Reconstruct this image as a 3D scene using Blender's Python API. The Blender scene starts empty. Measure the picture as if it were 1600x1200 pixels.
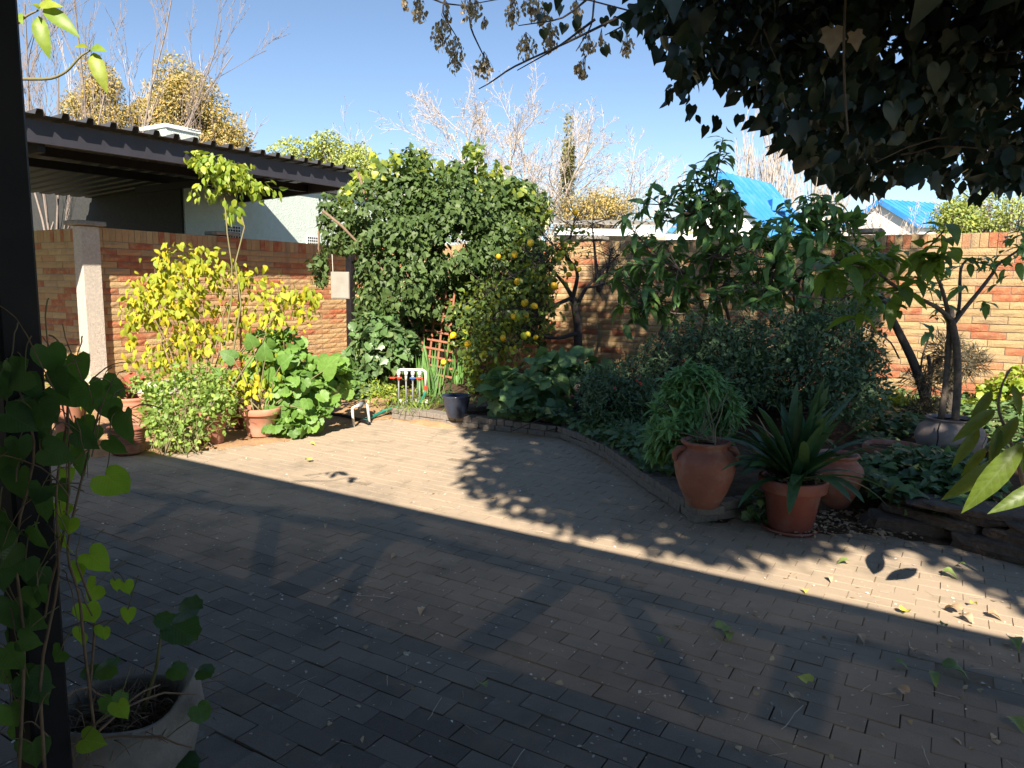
import bpy, math, random
import numpy as np
from mathutils import Vector, Matrix

rng = np.random.default_rng(7)
random.seed(7)
S = bpy.context.scene
COL = S.collection

# ------------------------------------------------------------------ camera
F, PI_, RO, H = 1130.0, 0.13314, 0.01411, 1.6
AZ = math.radians(-31.3)
UX = np.array([math.cos(AZ), math.sin(AZ), 0.0])
VX = np.array([-math.sin(AZ), math.cos(AZ), 0.0])
cam_d = bpy.data.cameras.new('camera'); cam = bpy.data.objects.new('camera', cam_d); COL.objects.link(cam)
cam_d.sensor_width = 36.0; cam_d.lens = 36.0 * F / 1600.0
cam_d.clip_start = 0.05; cam_d.clip_end = 500
cam.location = (0, 0, H)
cam.matrix_world = Matrix.Translation((0, 0, H)) @ Matrix.Rotation(math.pi/2 - PI_, 4, 'X') @ Matrix.Rotation(RO, 4, 'Z')
S.camera = cam

# ------------------------------------------------------------------ light
W = bpy.data.worlds.new('World'); S.world = W; W.use_nodes = True
wn = W.node_tree.nodes; wl = W.node_tree.links
sky = wn.new('ShaderNodeTexSky'); sky.sky_type = 'NISHITA'; sky.sun_disc = False
sky.sun_elevation = math.radians(37.5); sky.sun_rotation = math.radians(183.5)
sky.air_density = 1.0; sky.dust_density = 0.05; sky.ozone_density = 1.5; sky.altitude = 1300
wn['Background'].inputs[1].default_value = 0.064
wl.new(sky.outputs[0], wn['Background'].inputs[0])
SUN = np.array([0.06, 0.964, -0.74]); SUN /= np.linalg.norm(SUN)
sd = bpy.data.lights.new('sun', 'SUN'); sd.energy = 5.0; sd.angle = math.radians(0.53); sd.color = (1.0, 0.90, 0.76)
so = bpy.data.objects.new('sun', sd); COL.objects.link(so)
so.rotation_euler = Vector(SUN).to_track_quat('-Z', 'Y').to_euler(); so.location = (0, -8, 12)
vs = S.view_settings; vs.view_transform = 'Standard'; vs.look = 'None'; vs.exposure = 1.45; vs.gamma = 1.0
vs.use_curve_mapping = False
S.cycles.max_bounces = 8; S.cycles.transparent_max_bounces = 8

# ------------------------------------------------------------------ placing helpers (photograph 1600x1200)
def ray(u, v):
    u = u - 800; v = -(v - 600); c, s = math.cos(RO), math.sin(RO); u, v = c*u - s*v, s*u + c*v
    return np.array([u, F*math.cos(PI_) + v*math.sin(PI_), -F*math.sin(PI_) + v*math.cos(PI_)])
def at(px, py, Y):                       # point seen at a pixel, Y metres ahead
    d = ray(px, py); return np.array([0, 0, H]) + d*(Y/d[1])
def gp(px, py, z=0.0):                   # point seen at a pixel lying at height z
    d = ray(px, py); return np.array([0, 0, H]) + d*((z-H)/d[2])
def proj(P):
    P = np.asarray(P, float).reshape(-1, 3); X = P[:, 0]; Y = P[:, 1]; Z = P[:, 2]-H
    cy = Y*math.cos(PI_) - Z*math.sin(PI_); up = Y*math.sin(PI_) + Z*math.cos(PI_)
    u = X/cy*F; v = up/cy*F; c, s = math.cos(RO), math.sin(RO)
    return np.stack([800 + c*u + s*v, 600 - (-s*u + c*v), cy], 1)
def uv(u, v, z=0.0): return u*UX + v*VX + np.array([0, 0, z])
def nrm(a): a = np.asarray(a, float); return a/np.maximum(np.linalg.norm(a, axis=-1, keepdims=True), 1e-9)

# ------------------------------------------------------------------ object helpers
def thing(name, label, cat, loc=(0, 0, 0), rz=0.0, group=None):
    o = bpy.data.objects.new(name, None); COL.objects.link(o); o.location = tuple(loc); o.rotation_euler = (0, 0, rz)
    o.empty_display_size = 0.1
    o['label'] = label; o['category'] = cat
    if group: o['group'] = group
    return o
def link(name, me, parent=None, kind=None, world=True):
    o = bpy.data.objects.new(name, me); COL.objects.link(o)
    if parent is not None:
        o.parent = parent
        if world:
            o.matrix_parent_inverse = (Matrix.Translation(parent.location) @ parent.rotation_euler.to_matrix().to_4x4()).inverted() if parent.parent is None else Matrix()
    if kind: o['kind'] = kind
    return o
def tag(o, label, cat, group=None):
    o['label'] = label; o['category'] = cat
    if group: o['group'] = group
    return o
def mesh(name, V, Fc, mat, smooth=False, uvs=None):
    me = bpy.data.meshes.new(name)
    V = np.asarray(V, np.float32)
    if isinstance(Fc, np.ndarray):
        n, k = Fc.shape
        me.vertices.add(len(V)); me.vertices.foreach_set('co', V.ravel())
        me.loops.add(n*k); me.loops.foreach_set('vertex_index', Fc.ravel().astype(np.int32))
        me.polygons.add(n); me.polygons.foreach_set('loop_start', np.arange(0, n*k, k, dtype=np.int32))
        try: me.polygons.foreach_set('loop_total', np.full(n, k, np.int32))
        except Exception: pass
    else:
        me.from_pydata([tuple(map(float, v)) for v in V], [], [tuple(int(i) for i in f) for f in Fc])
    if uvs is not None:
        l = me.uv_layers.new(name='UVMap')
        vi = np.empty(len(me.loops), np.int32); me.loops.foreach_get('vertex_index', vi)
        l.data.foreach_set('uv', np.asarray(uvs, np.float32)[vi].ravel())
    me.polygons.foreach_set('use_smooth', np.full(len(me.polygons), bool(smooth)))
    me.materials.append(mat); me.update(calc_edges=True)
    return me
class MB:
    def __init__(s): s.v = []; s.f = []; s.n = 0
    def add(s, V, Fc):
        s.v.append(np.asarray(V, float)); s.f += [tuple(i + s.n for i in f) for f in Fc]; s.n += len(V); return s
    def box(s, c, d, bev=0.0, R=None, taper=0.0):
        c = np.asarray(c, float); d = np.asarray(d, float)/2
        if bev <= 0:
            V = np.array([[x, y, z] for x in (-1, 1) for y in (-1, 1) for z in (-1, 1)], float)*d
            Fc = [(0, 1, 3, 2), (4, 6, 7, 5), (0, 4, 5, 1), (2, 3, 7, 6), (0, 2, 6, 4), (1, 5, 7, 3)]
        else:
            V = []; idx = {}
            for x in (-1, 1):
                for y in (-1, 1):
                    for z in (-1, 1):
                        for a in range(3):
                            p = np.array([x, y, z], float)*d; q = p - np.array([x, y, z])*bev; q[a] = p[a]
                            idx[(x, y, z, a)] = len(V); V.append(q)
            Fc = []
            for a in range(3):
                b, e = (a+1) % 3, (a+2) % 3
                for sgn in (-1, 1):
                    ring = []
                    for (i, j) in ((-1, -1), (1, -1), (1, 1), (-1, 1)):
                        k = [0, 0, 0]; k[a] = sgn; k[b] = i; k[e] = j; ring.append(idx[(k[0], k[1], k[2], a)])
                    Fc.append(tuple(ring if sgn > 0 else ring[::-1]))
                for i in (-1, 1):
                    for j in (-1, 1):
                        k0 = [0, 0, 0]; k0[a] = -1; k0[b] = i; k0[e] = j; k1 = list(k0); k1[a] = 1
                        r = [idx[(*k0, b)], idx[(*k1, b)], idx[(*k1, e)], idx[(*k0, e)]]
                        Fc.append(tuple(r if i*j > 0 else r[::-1]))
            for x in (-1, 1):
                for y in (-1, 1):
                    for z in (-1, 1):
                        r = [idx[(x, y, z, a)] for a in range(3)]
                        Fc.append(tuple(r if x*y*z > 0 else r[::-1]))
            V = np.array(V)
        if taper: V[:, :2] *= (1 - taper*(V[:, 2:3]/(2*d[2]) + .5))
        if R is not None: V = V @ np.asarray(R).T
        return s.add(V + c, Fc)
    def tube(s, pts, rad, k=8, cap=True):
        pts = np.asarray(pts, float); n = len(pts)
        rad = np.full(n, rad) if np.isscalar(rad) else np.asarray(rad, float)
        T = np.gradient(pts, axis=0); T = nrm(T)
        up = np.array([0, 0, 1.0]) if abs(T[0][2]) < .9 else np.array([1.0, 0, 0])
        N = nrm(np.cross(T[0], up)); V = []
        for i in range(n):
            N = nrm(N - T[i]*N.dot(T[i])); B = np.cross(T[i], N)
            for j in range(k):
                a = 2*math.pi*j/k; V.append(pts[i] + rad[i]*(math.cos(a)*N + math.sin(a)*B))
        Fc = [(i*k+j, i*k+(j+1) % k, (i+1)*k+(j+1) % k, (i+1)*k+j) for i in range(n-1) for j in range(k)]
        if cap: Fc += [tuple(range(k))[::-1], tuple((n-1)*k + j for j in range(k))]
        return s.add(V, Fc)
    def lathe(s, prof, c=(0, 0, 0), k=32, wob=0.0, ell=1.0):
        V = []; n = len(prof)
        for i, (r, z) in enumerate(prof):
            for j in range(k):
                a = 2*math.pi*j/k; rr = r*(1 + wob*math.sin(3*a+1.3+z*9))
                V.append((rr*math.cos(a), rr*math.sin(a)*ell, z))
        Fc = [(i*k+j, i*k+(j+1) % k, (i+1)*k+(j+1) % k, (i+1)*k+j) for i in range(n-1) for j in range(k)]
        return s.add(np.array(V) + np.asarray(c), Fc)
    def disc(s, c, r, k=32, ell=1.0, bump=0.0):
        V = [np.array(c, float)]; Fc = []
        for q, rr in enumerate((.5, 1.0)):
            for j in range(k):
                a = 2*math.pi*j/k
                V.append(np.array(c, float) + np.array([r*rr*math.cos(a), r*rr*math.sin(a)*ell, bump*(random.random()-.5) - (bump if q else 0)]))
        for j in range(k):
            Fc.append((0, 1+j, 1+(j+1) % k)); Fc.append((1+j, 1+k+j, 1+k+(j+1) % k, 1+(j+1) % k))
        V[0][2] += bump
        return s.add(V, Fc)
    def build(s, name, mat, parent=None, smooth=False, kind=None, world=True):
        me = mesh(name, np.concatenate(s.v), s.f, mat, smooth)
        return link(name, me, parent, kind, world)

def join(tpls, idx, R, T, mat, name, smooth=True):
    """tpls: list of (V,F(ndarray),uv); idx (N,) ; R (N,3,3) columns = local axes * scale ; T (N,3)"""
    Vs = []; Fs = []; Us = []; off = 0
    for k, (V, Fc, U_) in enumerate(tpls):
        m = np.where(idx == k)[0]
        if len(m) == 0: continue
        P = np.einsum('nij,vj->nvi', R[m], V) + T[m][:, None, :]
        n, nv = len(m), len(V)
        Fs.append((Fc[None] + (np.arange(n)*nv)[:, None, None] + off).reshape(-1, Fc.shape[1]))
        Vs.append(P.reshape(-1, 3)); Us.append(np.tile(U_, (n, 1))); off += n*nv
    return mesh(name, np.concatenate(Vs), np.concatenate(Fs), mat, smooth, np.concatenate(Us))

# ------------------------------------------------------------------ leaf shapes (base at origin, along +Y, face +Z, unit length)
def quads(V, Fc): return np.array([f if len(f) == 4 else (f[0], f[1], f[2], f[2]) for f in Fc])
def to_tris(Fc):
    o = []
    for f in Fc:
        o.append((f[0], f[1], f[2]))
        if len(f) == 4: o.append((f[0], f[2], f[3]))
    return np.array(o)
def blade(st, w, fold=.25, curl=.25, wav=0.0, asym=0.0):
    V = [(0, 0, 0)]; Fc = []; n = len(st)
    for i, (t, x) in enumerate(zip(st, w)):
        wv = wav*math.sin(i*2.1)
        V += [(-x, t, fold*x + wv), (asym*math.sin(t*4), t, 0), (x, t, fold*x - wv)]
    V.append((0, 1, 0)); e = len(V)-1
    Fc += [(0, 2, 1), (0, 3, 2)]
    for i in range(n-1):
        a = 1+3*i; b = a+3; Fc += [(a, a+1, b+1, b), (a+1, a+2, b+2, b+1)]
    a = 1+3*(n-1); Fc += [(a, a+1, e), (a+1, a+2, e)]
    V = np.array(V, float); U_ = np.stack([V[:, 0]*1.0, V[:, 1]], 1)
    V[:, 2] -= curl*V[:, 1]**2; V[:, 1] *= (1-.15*curl)
    return V, to_tris(Fc), U_
def fan(outline, ctr=(0, .35), cup=.12, curl=.15, inner=True):
    o = np.array(outline, float); full = np.concatenate([o, (o*[-1, 1])[::-1][1 if o[-1][0] == 0 else 0:-1 if o[0][0] == 0 else None]])
    n = len(full); c = np.array(ctr)
    if inner:
        V2 = np.concatenate([[c], c+(full-c)*.55, full]); Fc = []
        for j in range(n):
            k = (j+1) % n; Fc += [(0, 1+k, 1+j), (1+j, 1+k, 1+n+k), (1+j, 1+n+k, 1+n+j)]
    else:
        V2 = np.concatenate([[c], full]); Fc = [(0, 1+(j+1) % n, 1+j) for j in range(n)]
    z = cup*np.abs(V2[:, 0])*1.2 - curl*V2[:, 1]**2
    if inner: z[1+n:] += np.array([.03*math.sin(j*2.3) for j in range(n)])
    return np.column_stack([V2, z]), np.array(Fc)[:, ::-1], V2.copy()
T_OVATE = blade([.22, .5, .8], [.2, .27, .14], .3, .35)
T_OVATE2 = blade([.25, .55, .82], [.22, .26, .12], .15, .1, .03)
T_LANCE = blade([.3, .7], [.1, .09], .3, .45)
T_LANCE2 = blade([.25, .6], [.11, .1], .2, .15)
T_BIG = blade([.08, .2, .35, .5, .65, .8, .92], [.07, .15, .2, .215, .195, .13, .06], .35, .45, .012)
T_BIG2 = blade([.08, .2, .35, .5, .65, .8, .92], [.06, .14, .19, .21, .19, .13, .06], .2, .8, .02)
T_DIA = (np.array([(0, 0, 0), (-.3, .5, .06), (0, .45, -.03), (.3, .5, .06), (0, 1, -.1)], float), np.array([(0, 2, 1), (0, 3, 2), (1, 2, 4), (2, 3, 4)]), np.array([(0, 0), (-.3, .5), (0, .5), (.3, .5), (0, 1)], float))
IVY = [(0, 0), (.18, -.12), (.42, -.02), (.36, .2), (.52, .42), (.3, .5), (.18, .72), (0, 1)]
T_IVY = fan(IVY, inner=False)
T_IVY2 = fan([(0, 0), (.2, -.14), (.4, .05), (.38, .35), (.22, .62), (0, 1)], inner=False, curl=.3)
HEART = [(0, .0), (.12, -.14), (.3, -.2), (.46, -.1), (.54, .12), (.5, .36), (.36, .6), (.18, .8), (0, 1)]
T_HEART = fan(HEART, (0, .25), .25, .3)
T_HEART2 = fan([(0, .0), (.1, -.15), (.3, -.22), (.5, -.08), (.52, .15), (.42, .42), (.28, .64), (.1, .84), (0, 1)], (0, .25), -.1, .15)
ROUND = [(0, .02), (.1, -.1), (.32, -.16), (.46, 0), (.56, .06), (.52, .3), (.56, .48), (.4, .64), (.3, .82), (.1, .84), (0, .9)]
T_ROUND = fan(ROUND, (0, .3), .15, .1)
T_ROUND2 = fan(ROUND, (0, .3), -.2, .35)

def frames(axis, normal, size, wid=1.0):
    y = nrm(axis); z = nrm(normal - (normal*y).sum(-1, keepdims=True)*y); x = np.cross(y, z)
    s = np.asarray(size)[:, None]
    return np.stack([x*s*wid, y*s, z*s], 2)
TPL_ME = {}
def leaf_mesh(tpl, mat, name):
    k = (id(tpl[0]), mat.name, name)
    if k not in TPL_ME: TPL_ME[k] = mesh(name, tpl[0], tpl[1], mat, True, tpl[2])
    return TPL_ME[k]
def foliage(root, P, axis, normal, size, tpls, mat, indiv=0, name='leaf', minpx=9.0, wid=1.0, rest='foliage'):
    P = np.asarray(P, float); N = len(P); size = np.broadcast_to(size, (N,)).astype(float)
    R = frames(np.asarray(axis, float), np.asarray(normal, float), size, wid); idx = rng.integers(0, len(tpls), N)
    keep = np.ones(N, bool)
    if indiv:
        pr = proj(P); pxs = size*F/np.maximum(pr[:, 2], .1)
        vis = (pr[:, 0] > -60) & (pr[:, 0] < 1660) & (pr[:, 1] > -60) & (pr[:, 1] < 1260) & (pr[:, 2] > .1) & (pxs >= minpx)
        c = np.where(vis)[0]; c = c[np.argsort(pr[c, 2]/size[c])][:indiv]
        inv = (Matrix.Translation(root.location) @ root.rotation_euler.to_matrix().to_4x4()).inverted()
        for i in c:
            o = bpy.data.objects.new(name, leaf_mesh(tpls[idx[i]], mat, name)); COL.objects.link(o); o.parent = root
            M = Matrix([[*R[i][0], P[i][0]], [*R[i][1], P[i][1]], [*R[i][2], P[i][2]], [0, 0, 0, 1]])
            o.matrix_local = inv @ M
            keep[i] = False
    m = np.where(keep)[0]
    if len(m):
        me = join(tpls, idx[m], R[m], P[m], mat, rest)
        o = link(rest, me, root, 'stuff')
        return o
def segs(P0, P1, r0, r1, k=4):
    P0 = np.asarray(P0, float); P1 = np.asarray(P1, float); n = len(P0)
    d = nrm(P1-P0); a = np.where(np.abs(d[:, 2:3]) < .9, [[0, 0, 1.0]], [[1.0, 0, 0]]); N = nrm(np.cross(d, a)); B = np.cross(d, N)
    ang = np.arange(k)*2*math.pi/k; c = np.cos(ang)[None, :, None]; s = np.sin(ang)[None, :, None]
    ring = c*N[:, None] + s*B[:, None]
    V = np.concatenate([P0[:, None] + ring*np.asarray(r0)[:, None, None], P1[:, None] + ring*np.asarray(r1)[:, None, None]], 1).reshape(-1, 3)
    j = np.arange(k); q = np.stack([j, (j+1) % k, k+(j+1) % k, k+j], 1)
    return V, (q[None] + (np.arange(n)*2*k)[:, None, None]).reshape(-1, 4)
def sticks(root, P0, P1, r0, r1, mat, name='branches', k=4, kind='stuff'):
    V, Fc = segs(P0, P1, np.broadcast_to(r0, (len(P0),)), np.broadcast_to(r1, (len(P0),)), k)
    return link(name, mesh(name, V, Fc, mat, True), root, kind)
def curve(p0, p1, bend=0.0, n=8, sag=0.0, seed=None):
    p0 = np.asarray(p0, float); p1 = np.asarray(p1, float); t = np.linspace(0, 1, n)[:, None]
    L = np.linalg.norm(p1-p0); r = np.random.default_rng(seed if seed is not None else rng.integers(1 << 30))
    o = nrm(r.normal(size=3)); P = p0*(1-t) + p1*t + o*bend*L*np.sin(t*math.pi) + np.array([0, 0, 1.0])*sag*L*np.sin(t*math.pi)
    P[1:-1] += r.normal(size=(n-2, 3))*L*.012
    return P
def cloud(ells, n, core=.55, lump=.25, seed=0, freq=3.0, d0=.72, d1=.8):
    r = np.random.default_rng(seed); E = np.array(ells, float)
    w = (E[:, 3]*E[:, 4]+E[:, 4]*E[:, 5]+E[:, 3]*E[:, 5]); w /= w.sum()
    out = []; outn = []; tot = 0; ph = r.uniform(0, 6, 6)
    while tot < n:
        m = n; k = r.choice(len(E), m, p=w); d = nrm(r.normal(size=(m, 3))); rad = 1 - (1-core)*r.random(m)**1.6
        c = E[k, :3]; s = E[k, 3:6]; p = c + d*s*rad[:, None]
        nz = np.sin(p[:, 0]*freq+ph[0]+2*np.sin(p[:, 2]*freq*.7+ph[1]))*np.sin(p[:, 1]*freq*1.1+ph[2])*np.sin(p[:, 2]*freq*1.3+ph[3])
        p = c + d*s*(rad*(1+lump*nz))[:, None]
        ok = r.random(m) < (d0 + d1*nz)
        q = (((p[:, None, :]-E[None, :, :3])/E[None, :, 3:6])**2).sum(2); q[np.arange(m), k] = 9
        ok &= (q.min(1) > core**2*.8)
        out.append(p[ok]); outn.append(nrm(d/s)[ok]); tot += ok.sum()
    P = np.concatenate(out)[:n]; Nn = np.concatenate(outn)[:n]; p = r.permutation(len(P)); return P[p], Nn[p]
def leafdir(Nn, droop=.5, jit=.6, out=.6):
    n = len(Nn); ax = Nn*out + rng.normal(size=(n, 3))*jit + np.array([0, 0, -droop]); no = Nn*.7 + rng.normal(size=(n, 3))*.45 + np.array([0, 0, .5])
    return ax, no

# ------------------------------------------------------------------ materials
def new_mat(name):
    m = bpy.data.materials.new(name); m.use_nodes = True; nt = m.node_tree
    return m, nt, nt.nodes['Principled BSDF'], nt.nodes['Material Output']
def N_(nt, t, **kw):
    n = nt.nodes.new(t)
    for k, v in kw.items(): setattr(n, k, v)
    return n
def ramp(nt, src, stops, interp='LINEAR'):
    r = N_(nt, 'ShaderNodeValToRGB'); r.color_ramp.interpolation = interp
    e = r.color_ramp.elements
    while len(e) < len(stops): e.new(.5)
    for i, (p, c) in enumerate(stops): e[i].position = p; e[i].color = (*c, 1)
    nt.links.new(src, r.inputs[0]); return r.outputs[0]
def rnd(nt):
    oi = N_(nt, 'ShaderNodeObjectInfo'); ge = N_(nt, 'ShaderNodeNewGeometry')
    a = N_(nt, 'ShaderNodeMath', operation='ADD'); f = N_(nt, 'ShaderNodeMath', operation='FRACT')
    nt.links.new(oi.outputs['Random'], a.inputs[0]); nt.links.new(ge.outputs['Random Per Island'], a.inputs[1]); nt.links.new(a.outputs[0], f.inputs[0])
    return f.outputs[0]
def noise(nt, scale, detail=4, rough=.6, coord='pos', vec=None):
    n = N_(nt, 'ShaderNodeTexNoise'); n.inputs['Scale'].default_value = scale; n.inputs['Detail'].default_value = detail; n.inputs['Roughness'].default_value = rough
    if coord == 'pos': g = N_(nt, 'ShaderNodeNewGeometry'); nt.links.new(g.outputs['Position'], n.inputs['Vector'])
    else: g = N_(nt, 'ShaderNodeTexCoord'); nt.links.new(g.outputs['Object'], n.inputs['Vector'])
    return n.outputs[0]
def mixc(nt, fac, a, b, mode='MIX'):
    m = N_(nt, 'ShaderNodeMix', data_type='RGBA', blend_type=mode)
    for s, i in ((fac, 0), (a, 6), (b, 7)):
        if isinstance(s, (int, float)): m.inputs[i].default_value = s
        elif isinstance(s, tuple): m.inputs[i].default_value = (*s, 1)
        else: nt.links.new(s, m.inputs[i])
    return m.outputs[2]
def bump(nt, b, h, strength=.3, dist=.01):
    n = N_(nt, 'ShaderNodeBump'); n.inputs['Strength'].default_value = strength; n.inputs['Distance'].default_value = dist
    nt.links.new(h, n.inputs['Height']); nt.links.new(n.outputs[0], b.inputs['Normal'])
def plain(name, c1, c2=None, rough=.7, scale=20, bstr=.2, bdist=.005, metal=0.0, spec=.5, dirt=None, coord='pos'):
    m, nt, b, o = new_mat(name); c2 = c2 or tuple(x*.75 for x in c1)
    nz = noise(nt, scale, 5, coord=coord); col = mixc(nt, ramp(nt, nz, [(.35, (0, 0, 0)), (.65, (1, 1, 1))]), c1, c2)
    if dirt:
        n2 = noise(nt, dirt[1], 3, coord=coord); col = mixc(nt, ramp(nt, n2, [(.5, (0, 0, 0)), (.7, (.8, .8, .8))]), col, dirt[0])
    nt.links.new(col, b.inputs['Base Color']); b.inputs['Roughness'].default_value = rough; b.inputs['Metallic'].default_value = metal
    b.inputs['Specular IOR Level'].default_value = spec
    if bstr: bump(nt, b, noise(nt, scale*3, 4, coord=coord), bstr, bdist)
    return m
def leafmat(name, stops, trans=.3, tcol=None, rough=.45, veins=False, spec=.4):
    m, nt, b, o = new_mat(name)
    n = len(stops); col = ramp(nt, rnd(nt), [(i/(max(n-1, 1)), c) for i, c in enumerate(stops)])
    nz = noise(nt, 35, 2); col = mixc(nt, .35, col, ramp(nt, nz, [(.3, (.35, .35, .35)), (.7, (.9, .9, .9))]), 'OVERLAY')
    if veins:
        u = N_(nt, 'ShaderNodeUVMap'); s = N_(nt, 'ShaderNodeSeparateXYZ'); nt.links.new(u.outputs[0], s.inputs[0])
        ab = N_(nt, 'ShaderNodeMath', operation='ABSOLUTE'); nt.links.new(s.outputs[0], ab.inputs[0])
        m1 = N_(nt, 'ShaderNodeMath', operation='MULTIPLY'); nt.links.new(ab.outputs[0], m1.inputs[0]); m1.inputs[1].default_value = -.8
        ad = N_(nt, 'ShaderNodeMath', operation='ADD'); nt.links.new(s.outputs[1], ad.inputs[0]); nt.links.new(m1.outputs[0], ad.inputs[1])
        sc = N_(nt, 'ShaderNodeMath', operation='MULTIPLY'); nt.links.new(ad.outputs[0], sc.inputs[0]); sc.inputs[1].default_value = 9.0
        pp = N_(nt, 'ShaderNodeMath', operation='PINGPONG'); nt.links.new(sc.outputs[0], pp.inputs[0]); pp.inputs[1].default_value = .5
        v1 = N_(nt, 'ShaderNodeMath', operation='LESS_THAN'); nt.links.new(pp.outputs[0], v1.inputs[0]); v1.inputs[1].default_value = .05
        v2 = N_(nt, 'ShaderNodeMath', operation='LESS_THAN'); nt.links.new(ab.outputs[0], v2.inputs[0]); v2.inputs[1].default_value = .014
        mx = N_(nt, 'ShaderNodeMath', operation='MAXIMUM'); nt.links.new(v1.outputs[0], mx.inputs[0]); nt.links.new(v2.outputs[0], mx.inputs[1])
        fa = N_(nt, 'ShaderNodeMath', operation='MULTIPLY'); nt.links.new(mx.outputs[0], fa.inputs[0]); fa.inputs[1].default_value = .35
        vc = tuple(min(1, x*1.6+.04) for x in stops[n//2]); col = mixc(nt, fa.outputs[0], col, vc)
        bump(nt, b, pp.outputs[0], .25, .004)
    nt.links.new(col, b.inputs['Base Color']); b.inputs['Roughness'].default_value = rough; b.inputs['Specular IOR Level'].default_value = spec
    if trans > 0:
        t = N_(nt, 'ShaderNodeBsdfTranslucent'); tc = mixc(nt, .55, col, tcol or tuple(min(1, x*2.2+.03) for x in (stops[n//2][0]*1.2, stops[n//2][1]*1.25, stops[n//2][2]*.4)))
        nt.links.new(tc, t.inputs[0])
        mx = N_(nt, 'ShaderNodeMixShader'); mx.inputs[0].default_value = trans
        nt.links.new(b.outputs[0], mx.inputs[1]); nt.links.new(t.outputs[0], mx.inputs[2]); nt.links.new(mx.outputs[0], o.inputs[0])
    return m

def mat_paver():
    m, nt, b, o = new_mat('paver_concrete')
    base = ramp(nt, rnd(nt), [(0, (.125, .105, .088)), (.35, (.165, .138, .116)), (.7, (.205, .170, .140)), (1, (.15, .124, .100))])
    sp = noise(nt, 420, 2, .8); base = mixc(nt, .5, base, ramp(nt, sp, [(.35, (.2, .2, .2)), (.68, (.85, .85, .85))]), 'OVERLAY')
    sp2 = noise(nt, 170, 2, .8); base = mixc(nt, ramp(nt, sp2, [(.66, (0, 0, 0)), (.74, (.5, .5, .5))]), base, (.36, .34, .31))
    # sand-coloured tone mixed over the pavers, stronger away from the house
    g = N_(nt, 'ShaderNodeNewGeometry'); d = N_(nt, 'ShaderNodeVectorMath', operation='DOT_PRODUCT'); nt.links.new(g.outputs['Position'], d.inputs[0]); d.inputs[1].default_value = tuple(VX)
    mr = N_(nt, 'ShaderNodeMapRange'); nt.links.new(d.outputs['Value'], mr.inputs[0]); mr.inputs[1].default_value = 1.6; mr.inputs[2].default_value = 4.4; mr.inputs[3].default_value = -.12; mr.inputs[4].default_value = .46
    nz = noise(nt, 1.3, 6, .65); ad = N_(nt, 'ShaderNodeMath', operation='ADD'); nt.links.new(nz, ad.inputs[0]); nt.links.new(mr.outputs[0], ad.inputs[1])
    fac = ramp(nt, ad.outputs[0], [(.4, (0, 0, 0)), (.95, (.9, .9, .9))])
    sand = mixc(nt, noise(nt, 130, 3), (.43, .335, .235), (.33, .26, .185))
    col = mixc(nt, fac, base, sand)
    st = noise(nt, 6, 5, .7); col = mixc(nt, ramp(nt, st, [(.62, (0, 0, 0)), (.72, (.35, .35, .35))]), col, (.33, .32, .30))
    mo = noise(nt, 3.1, 3, .6); col = mixc(nt, ramp(nt, mo, [(.55, (0, 0, 0)), (.75, (.4, .4, .4))]), col, (.075, .072, .05))
    nt.links.new(col, b.inputs['Base Color']); b.inputs['Roughness'].default_value = .93; b.inputs['Specular IOR Level'].default_value = .25
    a1 = noise(nt, 260, 3, .8); bump(nt, b, a1, .55, .003)
    return m
def mat_brick():
    m, nt, b, o = new_mat('rock_face_brick')
    r = rnd(nt)
    col = ramp(nt, r, [(0, (.50, .34, .17)), (.18, (.56, .40, .21)), (.36, (.46, .31, .16)), (.5, (.52, .33, .17)), (.62, (.50, .21, .11)), (.64, (.46, .15, .075)), (.82, (.40, .13, .07)), (.86, (.50, .33, .18)), (1, (.42, .30, .18))], 'LINEAR')
    n1 = noise(nt, 9, 4); col = mixc(nt, ramp(nt, n1, [(.42, (0, 0, 0)), (.66, (.55, .55, .55))]), col, (.52, .36, .18))
    n3 = noise(nt, 70, 4, .7); col = mixc(nt, ramp(nt, n3, [(.54, (0, 0, 0)), (.66, (.45, .45, .45))]), col, (.24, .15, .085))
    n5 = noise(nt, 1.1, 4, .6); col = mixc(nt, ramp(nt, n5, [(.5, (0, 0, 0)), (.72, (.28, .28, .28))]), col, (.26, .18, .11))
    g = N_(nt, 'ShaderNodeNewGeometry'); mp = N_(nt, 'ShaderNodeVectorMath', operation='MULTIPLY'); nt.links.new(g.outputs['Position'], mp.inputs[0]); mp.inputs[1].default_value = (7, 7, .5)
    n6 = N_(nt, 'ShaderNodeTexNoise'); n6.inputs['Scale'].default_value = 1.0; n6.inputs['Detail'].default_value = 4; nt.links.new(mp.outputs[0], n6.inputs['Vector'])
    col = mixc(nt, ramp(nt, n6.outputs[0], [(.56, (0, 0, 0)), (.72, (.32, .32, .32))]), col, (.2, .15, .10))
    nt.links.new(col, b.inputs['Base Color']); b.inputs['Roughness'].default_value = .95; b.inputs['Specular IOR Level'].default_value = .2
    bump(nt, b, noise(nt, 55, 5, .75), 1.0, .03)
    return m
def soilmat(name, c1, c2, c3, sc=14):
    m, nt, b, o = new_mat(name)
    col = mixc(nt, ramp(nt, noise(nt, sc, 6, .7), [(.4, (0, 0, 0)), (.6, (1, 1, 1))]), c1, c2)
    col = mixc(nt, ramp(nt, noise(nt, sc*9, 3, .8), [(.6, (0, 0, 0)), (.7, (.7, .7, .7))]), col, c3)
    nt.links.new(col, b.inputs['Base Color']); b.inputs['Roughness'].default_value = 1; b.inputs['Specular IOR Level'].default_value = .1
    bump(nt, b, noise(nt, sc*5, 6, .8), .9, .02); return m
M = {}
M['paver'] = mat_paver(); M['brick'] = mat_brick()
M['joint'] = soilmat('joint_sand', (.07, .058, .045), (.13, .11, .085), (.26, .22, .17), 25)
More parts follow.
